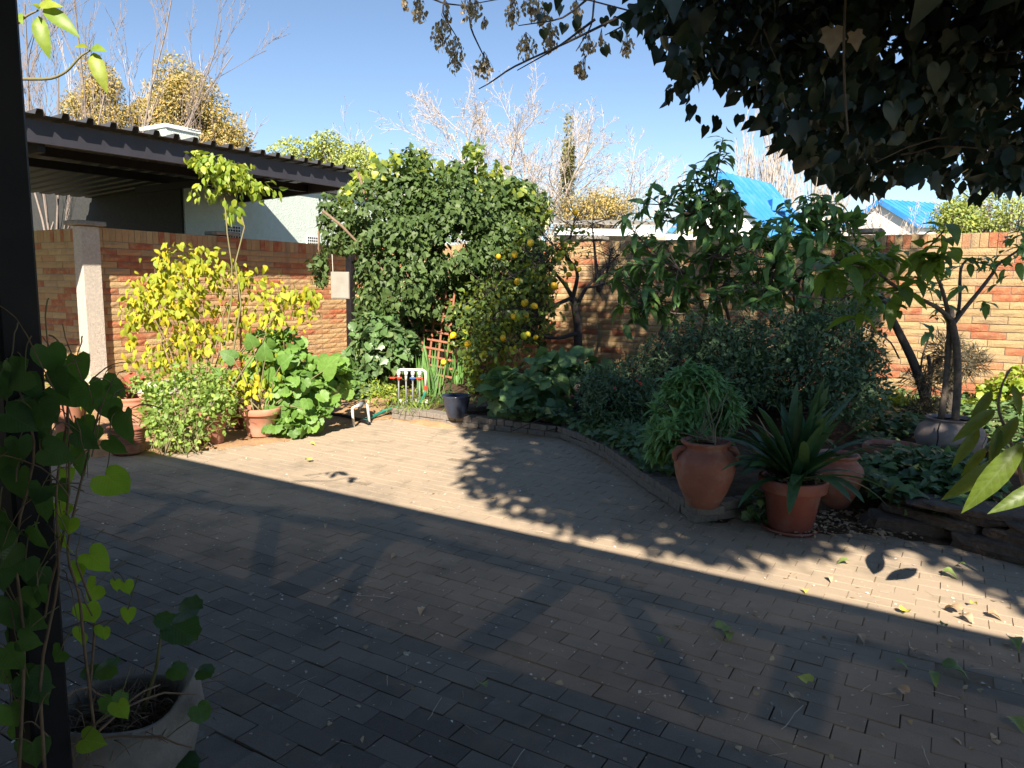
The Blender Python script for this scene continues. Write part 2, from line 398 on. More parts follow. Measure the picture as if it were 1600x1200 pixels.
M['joint_far'] = soilmat('joint_sand_far', (.36, .28, .195), (.30, .235, .165), (.4, .32, .23), 25)
M['sand'] = soilmat('sandy_soil', (.42, .26, .14), (.34, .21, .12), (.5, .38, .25), 7)
M['soil'] = soilmat('garden_soil', (.07, .045, .03), (.12, .08, .05), (.2, .15, .1), 9)
M['earth'] = soilmat('open_ground', (.16, .13, .07), (.10, .11, .05), (.25, .2, .12), 1)
M['mortar'] = plain('mortar', (.30, .25, .19), (.22, .18, .14), .95, 60)
M['kerb'] = plain('kerb_paver', (.22, .185, .15), (.15, .13, .11), .95, 30, .6, .008)
M['plaster'] = plain('white_pillar_plaster', (.62, .55, .46), (.48, .43, .37), .95, 25, 1.0, .03)
M['cap'] = plain('concrete_cap', (.17, .16, .14), (.24, .22, .19), .95, 20, .5)
M['house'] = plain('pale_green_plaster', (.56, .63, .58), (.50, .57, .52), .9, 12, .8, .02)
M['vent'] = plain('white_vent', (.8, .82, .78), None, .6, 12, 0)
M['dark'] = plain('dark_hole', (.02, .02, .02), None, .9, 12, 0)
M['black'] = plain('black_steel', (.008, .008, .010), (.014, .013, .015), .55, 8, .1, .003, spec=.2)
M['fascia'] = plain('charcoal_fascia', (.035, .034, .045), (.028, .026, .034), .6, 3, .05)
M['sheet'] = plain('roof_sheet', (.055, .055, .058), (.04, .04, .042), .5, 4, .1)
M['darkwall'] = plain('shaded_plaster', (.035, .036, .034), (.025, .026, .025), .9, 12, .6, .02)  # house plaster with the carport roof's shade put into the colour
M['terra'] = plain('terracotta', (.30, .11, .066), (.23, .085, .055), .8, 6, .4, .005, dirt=((.34, .21, .15), 7))
M['terra2'] = plain('pale_terracotta', (.46, .20, .12), (.40, .17, .11), .8, 6, .25, .004, dirt=((.5, .33, .24), 4))
M['redpot'] = plain('red_plastic_pot', (.22, .062, .042), (.18, .055, .04), .5, 4, .1, dirt=((.22, .13, .10), 9))
M['greypot'] = plain('grey_clay_pot', (.23, .185, .165), (.17, .145, .135), .9, 6, .4, .006, dirt=((.36, .3, .24), 4))
M['whitepot'] = plain('whitewashed_pot', (.235, .21, .185), (.15, .13, .115), .9, 7, .8, .012, dirt=((.2, .18, .14), 7))
M['trough'] = plain('white_trough', (.66, .64, .58), (.5, .47, .42), .9, 15, .4)
M['bluepot'] = plain('blue_glazed_pot', (.025, .035, .06), (.04, .05, .08), .2, 5, 0)
M['pvc'] = plain('white_pipe', (.66, .64, .58), (.55, .53, .48), .5, 9, 0)
M['greyfit'] = plain('grey_fitting', (.2, .21, .22), None, .5, 9, 0)
M['redv'] = plain('red_valve', (.62, .06, .03), None, .5, 9, 0)
M['bluev'] = plain('blue_valve', (.06, .13, .35), None, .5, 9, 0)
M['hose'] = plain('green_hose', (.01, .17, .12), (.01, .13, .1), .5, 9, 0)
M['box'] = plain('pale_metal_box', (.27, .25, .215), (.22, .205, .175), .6, 6, .1)
M['rock'] = plain('brown_stone', (.065, .048, .037), (.10, .072, .053), .95, 7, 1.0, .03, dirt=((.14, .11, .085), 5))
M['stone'] = plain('tan_stone', (.38, .28, .2), (.28, .2, .15), .95, 9, .7, .02)
M['lattice'] = plain('rusty_lattice', (.34, .13, .065), (.25, .1, .06), .8, 15, .3)
M['blue_roof'] = plain('blue_roof', (.022, .19, .54), (.035, .22, .56), .65, 1.2, .05, dirt=((.09, .25, .46), 1.5))
M['white_wall'] = plain('white_paint', (.80, .80, .78), (.72, .73, .73), .8, 3, .1)
M['white_roof'] = plain('pale_roof_sheet', (.58, .55, .48), (.48, .45, .4), .6, 3, .1)
M['beige'] = plain('beige_wall', (.42, .34, .26), None, .8, 3, .1)
M['bark'] = plain('grey_bark', (.16, .125, .10), (.09, .07, .055), .95, 25, .8, .015)
M['bark_dark'] = plain('dark_bark', (.085, .068, .058), (.05, .04, .035), .95, 30, .8, .012)
M['stem'] = plain('green_stem', (.13, .14, .05), (.18, .13, .07), .7, 30, .2)
M['twig'] = plain('pale_twig', (.50, .43, .37), (.40, .335, .28), .9, 20, 0)
M['greytwig'] = plain('grey_twig', (.26, .21, .18), (.2, .16, .14), .9, 20, 0)
M['twig2'] = plain('white_twig', (.46, .40, .35), (.36, .31, .27), .9, 20, 0)
M['vine'] = plain('dry_vine', (.22, .15, .09), (.14, .09, .06), .9, 30, 0)
M['seed'] = plain('brown_seed', (.22, .12, .06), (.13, .08, .045), .8, 30, 0)
LSTRAW = leafmat('dry_straw', [(.3, .22, .13), (.42, .33, .2), (.2, .14, .09)], .1)
LEPI = leafmat('grey_air_plant', [(.06, .05, .03), (.1, .085, .05), (.04, .035, .025)], .05)
L = {'straw': LSTRAW, 'epi': LEPI}; M['straw'] = LSTRAW
L['yellow'] = leafmat('yellow_bush_leaf', [(.46, .38, .02), (.30, .34, .03), (.20, .27, .03), (.52, .40, .03), (.24, .30, .03), (.34, .36, .03)], .35, (.55, .55, .03), .55, spec=.2)
L['lime'] = leafmat('lime_leaf', [(.22, .30, .03), (.15, .24, .03), (.33, .36, .04), (.17, .26, .035)], .35, (.5, .6, .04), .45)
L['herb'] = leafmat('herb_leaf', [(.17, .26, .05), (.12, .20, .045), (.26, .33, .07), (.2, .3, .08)], .3, None, .6)
L['mallow'] = leafmat('mallow_leaf', [(.09, .19, .035), (.15, .27, .05), (.07, .15, .03)], .3, (.35, .5, .05), .5, True)
L['ivy'] = leafmat('ivy_leaf', [(0.0541, 0.0951, 0.0271), (0.0812, 0.126, 0.0361), (0.0361, 0.0677, 0.0225), (0.0992, 0.144, 0.0451)], .2, (.2, .3, .03), .5, spec=.25)
L['ivyg'] = leafmat('ground_ivy_leaf', [(0.0743, 0.135, 0.0473), (0.108, 0.189, 0.0607), (0.054, 0.101, 0.0405), (0.162, 0.216, 0.081)], .2, None, .4)
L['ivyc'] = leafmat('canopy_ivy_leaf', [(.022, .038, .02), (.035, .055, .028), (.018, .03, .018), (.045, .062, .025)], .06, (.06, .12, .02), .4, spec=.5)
L['lemon'] = leafmat('lemon_leaf', [(.08, .13, .03), (.12, .18, .035), (.3, .33, .04), (.06, .1, .03), (.1, .15, .03)], .25, None, .35)
L['loquat'] = leafmat('long_leaf', [(0.112, 0.224, 0.0747), (0.149, 0.284, 0.0897), (0.0897, 0.187, 0.0673), (0.209, 0.344, 0.0822)], .32, (.28, .42, .04), .4, True)
L['near'] = leafmat('near_long_leaf', [(.09, .17, .03), (.07, .13, .03), (.13, .22, .03)], .42, (.42, .55, .03), .4, True)
L['hollyhock'] = leafmat('hollyhock_leaf', [(0.078, 0.156, 0.0585), (0.117, 0.208, 0.0715), (0.065, 0.117, 0.052)], .2, None, .55, True)
L['heart_backlit'] = leafmat('backlit_heart_leaf', [(.09, .19, .03), (.14, .26, .03), (.08, .16, .03)], .6, (.45, .68, .03), .4, True)  # heart leaf copy with the yard's backlight put into a brighter colour
L['edge'] = leafmat('edge_long_leaf', [(.10, .145, .015), (.07, .11, .02), (.13, .17, .02)], .35, (.35, .42, .02), .45, True)
L['crumb'] = leafmat('pale_crumb', [(.55, .5, .42), (.35, .28, .2), (.7, .66, .58), (.45, .36, .24)], 0)
L['sage'] = leafmat('sage_leaf', [(0.149, 0.287, 0.092), (0.196, 0.356, 0.115), (0.115, 0.23, 0.0805), (0.23, 0.391, 0.127)], .25, None, .55)
L['dark'] = leafmat('dark_shrub_leaf', [(0.0667, 0.125, 0.0584), (0.1, 0.167, 0.0751), (0.05, 0.1, 0.05), (0.125, 0.184, 0.0834)], .15, None, .5)
L['strap'] = leafmat('strap_leaf', [(.028, .075, .03), (.04, .095, .035), (.032, .08, .03), (.07, .13, .045)], .12, None, .42, spec=.35)
L['iris'] = leafmat('iris_leaf', [(.09, .19, .05), (.13, .25, .06), (.07, .15, .05)], .3, None, .5)
L['heart'] = leafmat('heart_leaf', [(0.0473, 0.115, 0.0338), (0.0675, 0.149, 0.0338), (0.0405, 0.0945, 0.0405), (0.0945, 0.189, 0.0338)], .45, (.16, .32, .02), .45, True)
L['gold'] = leafmat('autumn_gold_leaf', [(0.413, 0.287, 0.0803), (0.333, 0.269, 0.103), (0.252, 0.235, 0.0918), (0.482, 0.31, 0.0688), (0.379, 0.31, 0.184)], .25, None, .7)
L['poplar'] = leafmat('pale_green_leaf', [(.26, .31, .08), (.34, .38, .11), (.22, .26, .07)], .25, None, .6)
L['cone'] = leafmat('column_leaf', [(.16, .17, .05), (.24, .22, .08), (.12, .13, .04)], .2, None, .7)
L['bushr'] = leafmat('far_bush_leaf', [(.12, .18, .05), (.2, .25, .06), (.3, .32, .06), (.09, .14, .05)], .2, None, .7)
L['red'] = leafmat('red_leaf', [(.30, .04, .035), (.2, .035, .03), (.38, .09, .06), (.12, .1, .03)], .25, (.5, .08, .03), .5)
L['fallen_y'] = leafmat('fallen_yellow', [(.55, .5, .05), (.62, .58, .1)], .2)
L['fallen_g'] = leafmat('fallen_green', [(.14, .2, .06), (.2, .27, .08)], .2)
L['fallen_b'] = leafmat('fallen_brown', [(.33, .22, .13), (.42, .3, .2)], .1)
m, nt, b, o = new_mat('lemon_skin'); col = ramp(nt, rnd(nt), [(0, (.72, .42, .01)), (.6, (.75, .50, .02)), (.85, (.5, .5, .03)), (1, (.28, .38, .03))]); nt.links.new(col, b.inputs['Base Color']); b.inputs['Roughness'].default_value = .4; bump(nt, b, noise(nt, 300, 2), .2, .002); M['lemon'] = m

# ================================================================== SETTING
def poly_in(P, poly):
    x, y = P[:, 0], P[:, 1]; ins = np.zeros(len(P), bool); n = len(poly)
    for i in range(n):
        x0, y0 = poly[i][:2]; x1, y1 = poly[(i+1) % n][:2]
        c = ((y0 > y) != (y1 > y)) & (x < (x1-x0)*(y-y0)/(y1-y0+1e-12)+x0); ins ^= c
    return ins
PAVE_EDGE = [gp(-250, 760), gp(60, 722), gp(170, 711), gp(290, 708), (gp(350, 700)), gp(430, 690), gp(520, 671), gp(600, 656), gp(690, 667), gp(757, 672), gp(887, 688), gp(945, 718), gp(1007, 765), gp(1085, 819), gp(1165, 808), gp(1250, 836), gp(1390, 838), gp(1605, 885), gp(2000, 980)]
pave_poly = [tuple(p[:2]) for p in PAVE_EDGE] + [tuple(uv(4.5, 0)[:2]), tuple(uv(4.5, -2.5)[:2]), tuple(uv(-7, -2.5)[:2])]
# ground far sheet
g = MB(); g.add([(-160, -60, -.09), (160, -60, -.09), (160, 260, -.09), (-160, 260, -.09)], [(0, 1, 2, 3)]); g.build('ground', M['earth'], kind='structure')
def sheet(name, mat, n, x0, x1, y0, y1, zf, mask=None, kind='structure'):
    xs = np.linspace(x0, x1, n); ys = np.linspace(y0, y1, n); X, Y = np.meshgrid(xs, ys); P = np.stack([X.ravel(), Y.ravel()], 1)
    W3 = P[:, :1]*UX[None, :] + P[:, 1:]*VX[None, :]; z = zf(P[:, 0], P[:, 1], W3)
    W3[:, 2] = z; i = np.arange(n*n).reshape(n, n); q = np.stack([i[:-1, :-1], i[:-1, 1:], i[1:, 1:], i[1:, :-1]], -1).reshape(-1, 4)
    if mask is not None:
        k = mask(W3[q].mean(1)); q = q[k]
    return link(name, mesh(name, W3, q, mat, True), None, kind)
def sdist(P, poly):
    P = P[:, :2]; d = np.full(len(P), 1e9)
    for i in range(len(poly)):
        a = np.array(poly[i][:2]); b_ = np.array(poly[(i+1) % len(poly)][:2]); ab = b_-a
        t = np.clip(((P-a)@ab)/(ab@ab), 0, 1); d = np.minimum(d, np.linalg.norm(P-a-t[:, None]*ab, axis=1))
    return np.where(poly_in(P, poly), -d, d)
def sm(x, a, b): t = np.clip((x-a)/(b-a), 0, 1); return t*t*(3-2*t)
jz = lambda u, v, w: np.where(v < 1.8, -.012, np.clip(-.012 + (v-1.8)*.0042, -.012, -.0042)) + .0012*np.sin(u*5)*np.sin(v*4.3)
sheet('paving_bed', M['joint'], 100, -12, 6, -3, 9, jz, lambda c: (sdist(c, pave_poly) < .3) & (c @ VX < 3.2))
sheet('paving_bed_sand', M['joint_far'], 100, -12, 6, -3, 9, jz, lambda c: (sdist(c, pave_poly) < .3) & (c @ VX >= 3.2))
RAISE = [gp(600, 650), gp(690, 658), gp(757, 664), gp(887, 678), gp(955, 714), gp(1019, 761), gp(1090, 806), gp(1165, 800), gp(1250, 806), gp(1370, 800), gp(1440, 818), gp(1605, 850), gp(1900, 900)]
raise_poly = [tuple(p[:2]) for p in RAISE] + [tuple(uv(6, 7)[:2]), tuple(uv(6, 11.45)[:2]), tuple(uv(-9.5, 11.45)[:2])]
def sand_z(u, v, w):
    d = sdist(w, pave_poly) + .07*np.sin(u*5+np.sin(v*3)*2)*np.sin(v*6) + .03*np.sin(u*17)*np.sin(v*15)
    return -.02 + sm(d, -.12, .14)*(.045 + .02*np.sin(u*2.1+v*1.3)*np.sin(v*1.7) + .012*np.sin(u*7)*np.sin(v*6.1))
sheet('sandy_strip', M['sand'], 240, -12, -2.6, 2, 11.35, sand_z, lambda c: sdist(c, pave_poly) > -.3)
sheet('bed_edge', M['soil'], 120, -5.2, 5, 3, 8, lambda u, v, w: -.02 + sm(sdist(w, pave_poly) + .05*np.sin(u*9)*np.sin(v*8), -.06, .1)*.035 + .006*np.sin(u*31)*np.sin(v*29), lambda c: (sdist(c, pave_poly) > -.2) & (c @ UX > -3.2))
sheet('garden_bed', M['soil'], 200, -10, 6.5, 3, 11.4, lambda u, v, w: .01 + sm(sdist(w, raise_poly), .02, -.12)*(.10 + .02*np.sin(u*3.1+v)*np.sin(v*2.3) + .012*np.sin(u*9)*np.sin(v*8)), lambda c: sdist(c, raise_poly) < .05)

# paving: stretcher-bond pavers, rows along U
pitch = .105; o0 = gp(562.5, 1065.6); ou, ov = o0 @ UX, o0 @ VX
def paver_tpl(seed):
    b = MB(); b.box((0, 0, -.02), (.2065, .102, .04), .0018); V = np.concatenate(b.v); r = np.random.default_rng(seed)
    V[:, :2] += r.normal(size=(len(V), 2))*.0006; return V, to_tris(b.f), V[:, :2].copy()
pv_t = [paver_tpl(i) for i in range(4)]
rows = np.arange(-40, 80); pts = []
for r_ in rows:
    v = ov + (r_+.5)*pitch
    for c_ in range(-45, 45):
        u = ou + (c_+.5)*2*pitch + (pitch if r_ % 2 else 0)
        pts.append((u, v + .008*math.sin(u*1.3+r_*.2)))
pts = np.array(pts); PC = pts[:, :1]*UX[None]+pts[:, 1:]*VX[None]
pr = proj(PC); ok = (poly_in(PC, pave_poly) | ((sdist(PC, pave_poly) < .10) & (PC @ UX > -4.6))) & (PC[:, 1] > -1) ; ok &= (pr[:, 2] < 1.2) | ((pr[:, 0] > -700) & (pr[:, 0] < 2300))
PC = PC[ok]; n = len(PC); PC[:, 2] = rng.normal(size=n)*.0011
wear = np.sin(PC[:, 0]*1.1+2)*np.sin(PC[:, 1]*.9)*.0015; PC[:, 2] += wear
tl = rng.normal(size=(n, 2))*.005; rz = AZ + rng.normal(size=n)*.010; PC[:, :2] += rng.normal(size=(n, 2))*.0012; PC[:, 2] -= (rng.random(n) < .05)*rng.random(n)*.004
Rp = np.stack([np.array((Matrix.Rotation(a, 3, 'Z') @ Matrix.Rotation(x, 3, 'X') @ Matrix.Rotation(y*.6, 3, 'Y'))) for a, x, y in zip(rz, tl[:, 0], tl[:, 1])])
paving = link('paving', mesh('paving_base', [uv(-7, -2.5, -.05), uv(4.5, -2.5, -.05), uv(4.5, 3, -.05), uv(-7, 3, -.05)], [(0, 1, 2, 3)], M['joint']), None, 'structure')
idx = rng.integers(0, 4, n); pr = proj(PC); inframe = (pr[:, 2] > .3) & (pr[:, 0] > -40) & (pr[:, 0] < 1640) & (pr[:, 1] < 1240)
order = np.where(inframe)[0]; order = order[np.argsort(pr[order, 2])][:298]; keep = np.ones(n, bool)
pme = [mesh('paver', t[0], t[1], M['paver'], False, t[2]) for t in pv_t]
for i in order:
    o = bpy.data.objects.new('paver', pme[idx[i]]); COL.objects.link(o); o.parent = paving
    o.matrix_local = Matrix.Translation(PC[i]) @ Matrix(Rp[i].tolist()).to_4x4(); keep[i] = False
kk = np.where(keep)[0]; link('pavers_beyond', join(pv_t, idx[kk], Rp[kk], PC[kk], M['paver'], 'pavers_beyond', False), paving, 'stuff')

# ------------------------------------------------------------------ brick walls
def brick_tpl(w, h, seed, rough=.006):
    r = np.random.default_rng(seed); nx = 5 if w > .15 else 3; nz = 3
    xs = np.linspace(-w/2, w/2, nx); zs = np.linspace(-h/2, h/2, nz); V = []
    for z in zs:
        for x in xs:
            e = (abs(abs(x)-w/2) < 1e-6) or (abs(abs(z)-h/2) < 1e-6)
            V.append((x, (.004 if e else -r.random()*rough*2), z))
    Fc = [(j*nx+i, j*nx+i+1, (j+1)*nx+i+1, (j+1)*nx+i) for j in range(nz-1) for i in range(nx-1)]
    k = len(V); V += [(-w/2, .05, -h/2), (w/2, .05, -h/2), (w/2, .05, h/2), (-w/2, .05, h/2)]
    bl, br, tr, tl_ = 0, nx-1, nx*nz-1, nx*(nz-1)
    Fc += [(bl, k, k+1, br), (br, k+1, k+2, tr), (tr, k+2, k+3, tl_), (tl_, k+3, k, bl)]
    V = np.array(V, float); return V, to_tris(Fc), V[:, [0, 2]].copy()
BT = [brick_tpl(.39, .091, i) for i in range(4)] + [brick_tpl(.19, .091, 9)] + [brick_tpl(.092, .192, 20+i, .004) for i in range(3)]
BME = [mesh('brick', t[0], t[1], M['brick'], False, t[2]) for t in BT]
def wall(name, label, u0, v0, rz, length, courses, piers=(), phase=0.0, zb=0.0):
    root = thing(name, label, 'wall', uv(u0, v0, 0), rz)
    b = MB(); top = zb+courses*.1+.2
    b.box((length/2, .10, top/2-.002), (length, .17, top-.01)); b.build('mortar_core', M['mortar'], root, world=False)
    T = []; I = []
    for c in range(courses):
        x = -.4*rng.random() if c % 2 else -.2*rng.random()
        x = -.2 if c % 2 else 0.0
        x += phase
        while x < length:
            w = .39; k = rng.integers(0, 4)
            if x+.2 > 0 and x+.38 <= length+.01: T.append((x+.2, 0, zb+c*.1+.05)); I.append(k)
            elif x+.19 < length: T.append((x+(.3 if x < -.05 else .1), 0, zb+c*.1+.05)); I.append(4)
            x += .4
    x = .05
    while x < length: T.append((x, 0, top-.1)); I.append(5+rng.integers(0, 3)); x += .1
    T = np.array(T); I = np.array(I); T[:, 2] += rng.normal(size=len(T))*.001; T[:, 1] += rng.normal(size=len(T))*.002
    Mw = np.array(Matrix.Translation(root.location) @ Matrix.Rotation(rz, 4, 'Z')); Wp = T @ Mw[:3, :3].T + Mw[:3, 3]
    p = proj(Wp); vis = (p[:, 2] > 1) & (p[:, 0] > -30) & (p[:, 0] < 1630); o_ = np.where(vis)[0]
    for nm, sel, cap in (('brick', I < 5, 290),):
        oo = o_[np.argsort(p[o_, 2])]
        keep = np.ones(len(T), bool)
        for i in oo[:cap]:
            ob = bpy.data.objects.new('brick', BME[I[i]]); COL.objects.link(ob); ob.parent = root
            ob.location = T[i]; ob.rotation_euler = (rng.normal()*.004, rng.normal()*.003, rng.normal()*.004); keep[i] = False
    kk = np.where(keep)[0]
    if len(kk):
        me = join(BT, I[kk], np.tile(np.eye(3), (len(kk), 1, 1)), T[kk], M['brick'], 'bricks_beyond', False); link('bricks_beyond', me, root, 'stuff', False)
    for px in piers:
        b = MB(); b.box((px, .03, top/2), (.35, .14, top)); b.build('pier_core', M['mortar'], root, world=False)
        for c in range(24):
            ob = bpy.data.objects.new('brick', BME[c % 4]); COL.objects.link(ob); ob.parent = root; ob.location = (px, -.055, .05+c*.1+.004); ob.scale = (.93, 1, 1)
        b = MB(); b.box((px, .08, top+.055), (.46, .36, .06), .01); b.build('cap', M['cap'], root, world=False)
    return root
wall('brick_wall', 'long yellow and orange brick wall behind the garden bed, running to the right edge', -11.0, 11.5, AZ, 14.5, 22, (5.55, 7.8, 9.82))
wall('brick_wall', 'yellow brick wall with the carport above it, behind the yellow bush', -11.0, 6.12, AZ+math.pi/2, 5.38, 22, (2.25,), phase=-.1)
wall('brick_wall', 'short shaded brick wall between the black post and the white pillar', -16.0, 6.12, AZ, 4.74, 22)
pil = thing('pillar', 'rough white plastered pillar standing between two brick walls', 'pillar', uv(-11.02, 5.99), AZ)
b = MB(); b.box((0, 0, 1.2), (.22, .28, 2.4), .012); b.build('shaft', M['plaster'], pil, world=False)
b = MB(); b.box((-.02, 0, 2.44), (.4, .42, .065), .01); b.build('cap', M['cap'], pil, world=False)

# ------------------------------------------------------------------ neighbour's plastered house
hs = thing('house', 'pale green plastered house wall with square vents behind the brick wall', 'house', uv(-13.3, 9.2), AZ)
b = MB(); b.box((-3.5, 4.0, 1.9), (7.0, 8.0, 3.8)); b.build('wall', M['house'], hs, world=False)
b = MB(); b.box((-3.52, -.03, 1.85), (6.96, .05, 3.7)); b.build('end_wall', M['darkwall'], hs, world=False)  # dark sheet standing in for the roof's shade on the end wall
b = MB(); b.box((-3.5, 4.0, 3.86), (7.2, 8.2, .1)); b.build('roof_slab', M['sheet'], hs, world=False)
for vy, vz in ((1.13, 2.68), (3.35, 2.6)):
    b = MB(); b.box((.012, vy, vz), (.024, .36, .3), .004); vent = b.build('air_vent', M['vent'], hs, world=False)
    b = MB()
    for i in range(5):
        for j in range(4): b.box((.026, vy-.13+i*.065, vz-.1+j*.066), (.004, .04, .042))
    o = b.build('vent_holes', M['dark'], vent, kind='stuff', world=False)
c0 = at(262, 215, 19); ch = thing('chimney', 'pale plastered chimney block seen above the carport roof', 'chimney', (c0[0], c0[1], 0), AZ)
b = MB(); zc = at(262, 208, 19)[2]; b.box((0, 0, zc/2), (1.25, .9, zc), .01); b.build('stack', M['house'], ch, world=False)
b = MB(); b.box((0, 0, zc+.04), (1.33, .98, .1), .01); b.build('coping', M['vent'], ch, world=False)
# ------------------------------------------------------------------ carport roof
cp = thing('carport', 'black steel carport with corrugated sheet roof above the brick wall', 'carport', (0, 0, 0))
UF = -10.05
def q3(u, v, z): return uv(u, v, z)
def beam(mb, p, q, w, hgt):
    p = np.asarray(p); q = np.asarray(q); d = nrm(q-p); s = nrm(np.cross(d, [0, 0, 1])); up = np.cross(s, d); V = []
    for e in (p, q):
        for i, j in ((-1, -1), (1, -1), (1, 1), (-1, 1)): V.append(e + s*i*w/2 + up*j*hgt/2)
    mb.add(V, [(0, 1, 2, 3), (7, 6, 5, 4), (0, 4, 5, 1), (1, 5, 6, 2), (2, 6, 7, 3), (3, 7, 4, 0)])
za, zb_ = 3.42, 3.56
b = MB(); beam(b, q3(UF, 3.0, za), q3(UF, 10.55, zb_), .07, .28); b.build('fascia_beam', M['fascia'], cp)
b = MB(); beam(b, q3(UF-.05, 10.5, zb_-.03), q3(-13.28, 10.5, 3.42), .07, .22); b.build('side_beam', M['fascia'], cp)
for uu, zz in ((-11.2, 3.42), (-12.3, 3.40)):
    b = MB(); beam(b, q3(uu, 2.0, zz-.06), q3(uu, 10.45, zz+.06), .08, .13); b.build('purlin', M['black'], cp)
b = MB(); beam(b, q3(-10.1, 5.0, za-.1), q3(-15.5, 5.0, 3.1), .08, .2); b.build('rafter', M['black'], cp)
b = MB(); beam(b, q3(-10.1, 8.2, za-.08), q3(-13.28, 8.2, 3.3), .06, .12); b.build('rafter', M['black'], cp)
# IBR sheets: each sheet a part, ribs run along U
rib = .31; v = 2.5; k = 0
while v < 10.7:
    prof = []
    for r_ in range(3):
        y0 = v + r_*rib; prof += [(y0, 0), (y0+.17, 0), (y0+.195, .07), (y0+.265, .07), (y0+.29, 0)]
    prof.append((v+3*rib, 0)); V = []
    for (y, z) in prof:
        zr = 3.60 + (y-3)*(zb_-za)/7.5
        for uu in (-9.88, -16.5):
            for dz in (0, .004): V.append(q3(uu, y, zr+z+dz - .045*(-9.88-uu)))
    Fc = []
    for i in range(len(prof)-1):
        a = i*4; c = a+4; Fc += [(a+1, c+1, c+3, a+3), (a, a+2, c+2, c), (a, c, c+1, a+1), (a+2, a+3, c+3, c+2)]
    Fc += [(0, 1, 3, 2)]
    link('roof_sheet', mesh('roof_sheet', np.array(V), Fc, M['sheet']), cp); v += 3*rib; k += 1
pp = q3(UF+.0, 10.45, 0); b = MB(); b.box((pp[0], pp[1], 1.7), (.13, .13, 3.4), .004, R=np.array(Matrix.Rotation(AZ, 3, 'Z')))
b.build('post', M['black'], cp)
bx = thing('meter_box', 'pale metal box fixed to the black carport post beside the ivy', 'box', at(535, 446, 14.25))
b = MB(); R = np.array(Matrix.Rotation(math.radians(-6), 3, 'Z')); b.box((0, -.08, 0), (.37, .16, .52), .008, R=R); b.build('case', M['box'], bx, world=False)
b = MB(); b.box((0, -.165, 0), (.33, .01, .48), .003, R=R); b.build('door', M['box'], bx, world=False)
for cpts, cr in (([(.16, .0, -.26), (.16, 0, -.33), (.13, 0, -.37), (.10, 0, -.34)], .018), ([(.17, 0, .26), (.17, 0, .9)], .009), ([(-.18, 0, .26), (-.19, 0, .6)], .006)):
    b = MB(); b.tube(cpts, cr, 8); b.build('conduit', M['pvc'], bx, world=False)

# ------------------------------------------------------------------ houses beyond the wall
def gable_house(name, label, P0, ax, rgt, halfw, L_, zr, ze, zg, roofm, wallm, ov=.25):
    """P0 ridge end on ground plan, ax = unit direction of ridge going away, rgt = unit across"""
    root = thing(name, label, 'house', (P0[0], P0[1], 0)); ax = np.array([*ax, 0.0]); rg = np.array([*rgt, 0.0]); P0 = np.array([P0[0], P0[1], 0.0]); Z = np.array([0, 0, 1.0])
    a = P0+ax*ov; c = P0+ax*(L_-ov); hw = halfw*.9; zw = ze + (zr-ze)*.1
    V = [a-rg*hw, a+rg*hw, a+rg*hw+Z*zw, a+Z*(zr-.15), a-rg*hw+Z*zw, c-rg*hw, c+rg*hw, c+rg*hw+Z*zw, c+Z*(zr-.15), c-rg*hw+Z*zw]
    mw = MB(); mw.add(V, [(0, 1, 2, 3, 4), (9, 8, 7, 6, 5), (1, 6, 7, 2), (0, 4, 9, 5)]); mw.build('wall', wallm, root)
    for s in (1, -1):
        up = Z*.12
        q = [P0+Z*zr, P0+rg*s*halfw+Z*ze, P0+ax*L_+rg*s*halfw+Z*ze, P0+ax*L_+Z*zr]; V = q + [x-up for x in q]
        m_ = MB(); m_.add(V, [(0, 1, 2, 3), (7, 6, 5, 4), (0, 4, 5, 1), (1, 5, 6, 2), (2, 6, 7, 3)]); m_.build('roof_slope', roofm, root)
        m_ = MB(); nr_ = max(4, int(L_/.45))
        for i in range(nr_+1):
            a_ = P0+ax*L_*i/nr_+Z*.015; beam(m_, a_+Z*zr, a_+rg*s*halfw+Z*ze, .05, .05)
        m_.build('roof_ribs', roofm, root, kind='stuff')
        m_ = MB(); beam(m_, P0+Z*(zr-.16)-ax*.02, P0+rg*s*halfw+Z*(ze-.12)-ax*.02, .05, .22); m_.build('barge_board', roofm, root)
    return root
P = at(1126, 268, 30); Q = at(1203, 282, 33); d = (Q-P)[:2]; Lh = np.linalg.norm(d); d = d/Lh; rgt = np.array([d[1], -d[0]])
rgt = nrm(np.array([.86, -.5])); bh = gable_house('house', 'white house with the steep bright blue roof beyond the right wall', P[:2], d, rgt, 2.25, Lh, P[2], at(1200, 366, 29)[2], 0, M['blue_roof'], M['white_wall'])
b = MB(); q = at(1216, 318, 31); b.box(q+np.array([0, 0, -.1]), (.8, .9, .5), .02); b.build('dormer', M['blue_roof'], bh)
b = MB(); q = at(1040, 372, 27); b.box((q[0], q[1]+1, q[2]-.6), (7.5, .3, 1.6)); b.build('low_wall', M['white_wall'], bh)
b = MB(); q = at(1255, 350, 33); b.box((q[0]+.3, q[1]+1, q[2]-1.2), (1.6, 1.5, 3.0)); b.build('side_wing', M['white_wall'], bh)
P = at(1374, 311, 44); gable_house('house', 'far house with a blue roof behind bare scrub, right of the steep blue roof', P[:2], nrm(np.array([.93, .36])), nrm(np.array([.55, -.83])), 2.6, 4.6, P[2], at(1440, 355, 43)[2], 0, M['blue_roof'], M['white_wall'])
wc = thing('carport', 'pale corrugated carport roof with white gutter behind the lemon tree', 'carport', (0, 0, 0))
b = MB(); q0 = at(868, 350, 18); q1 = at(1030, 352, 17)
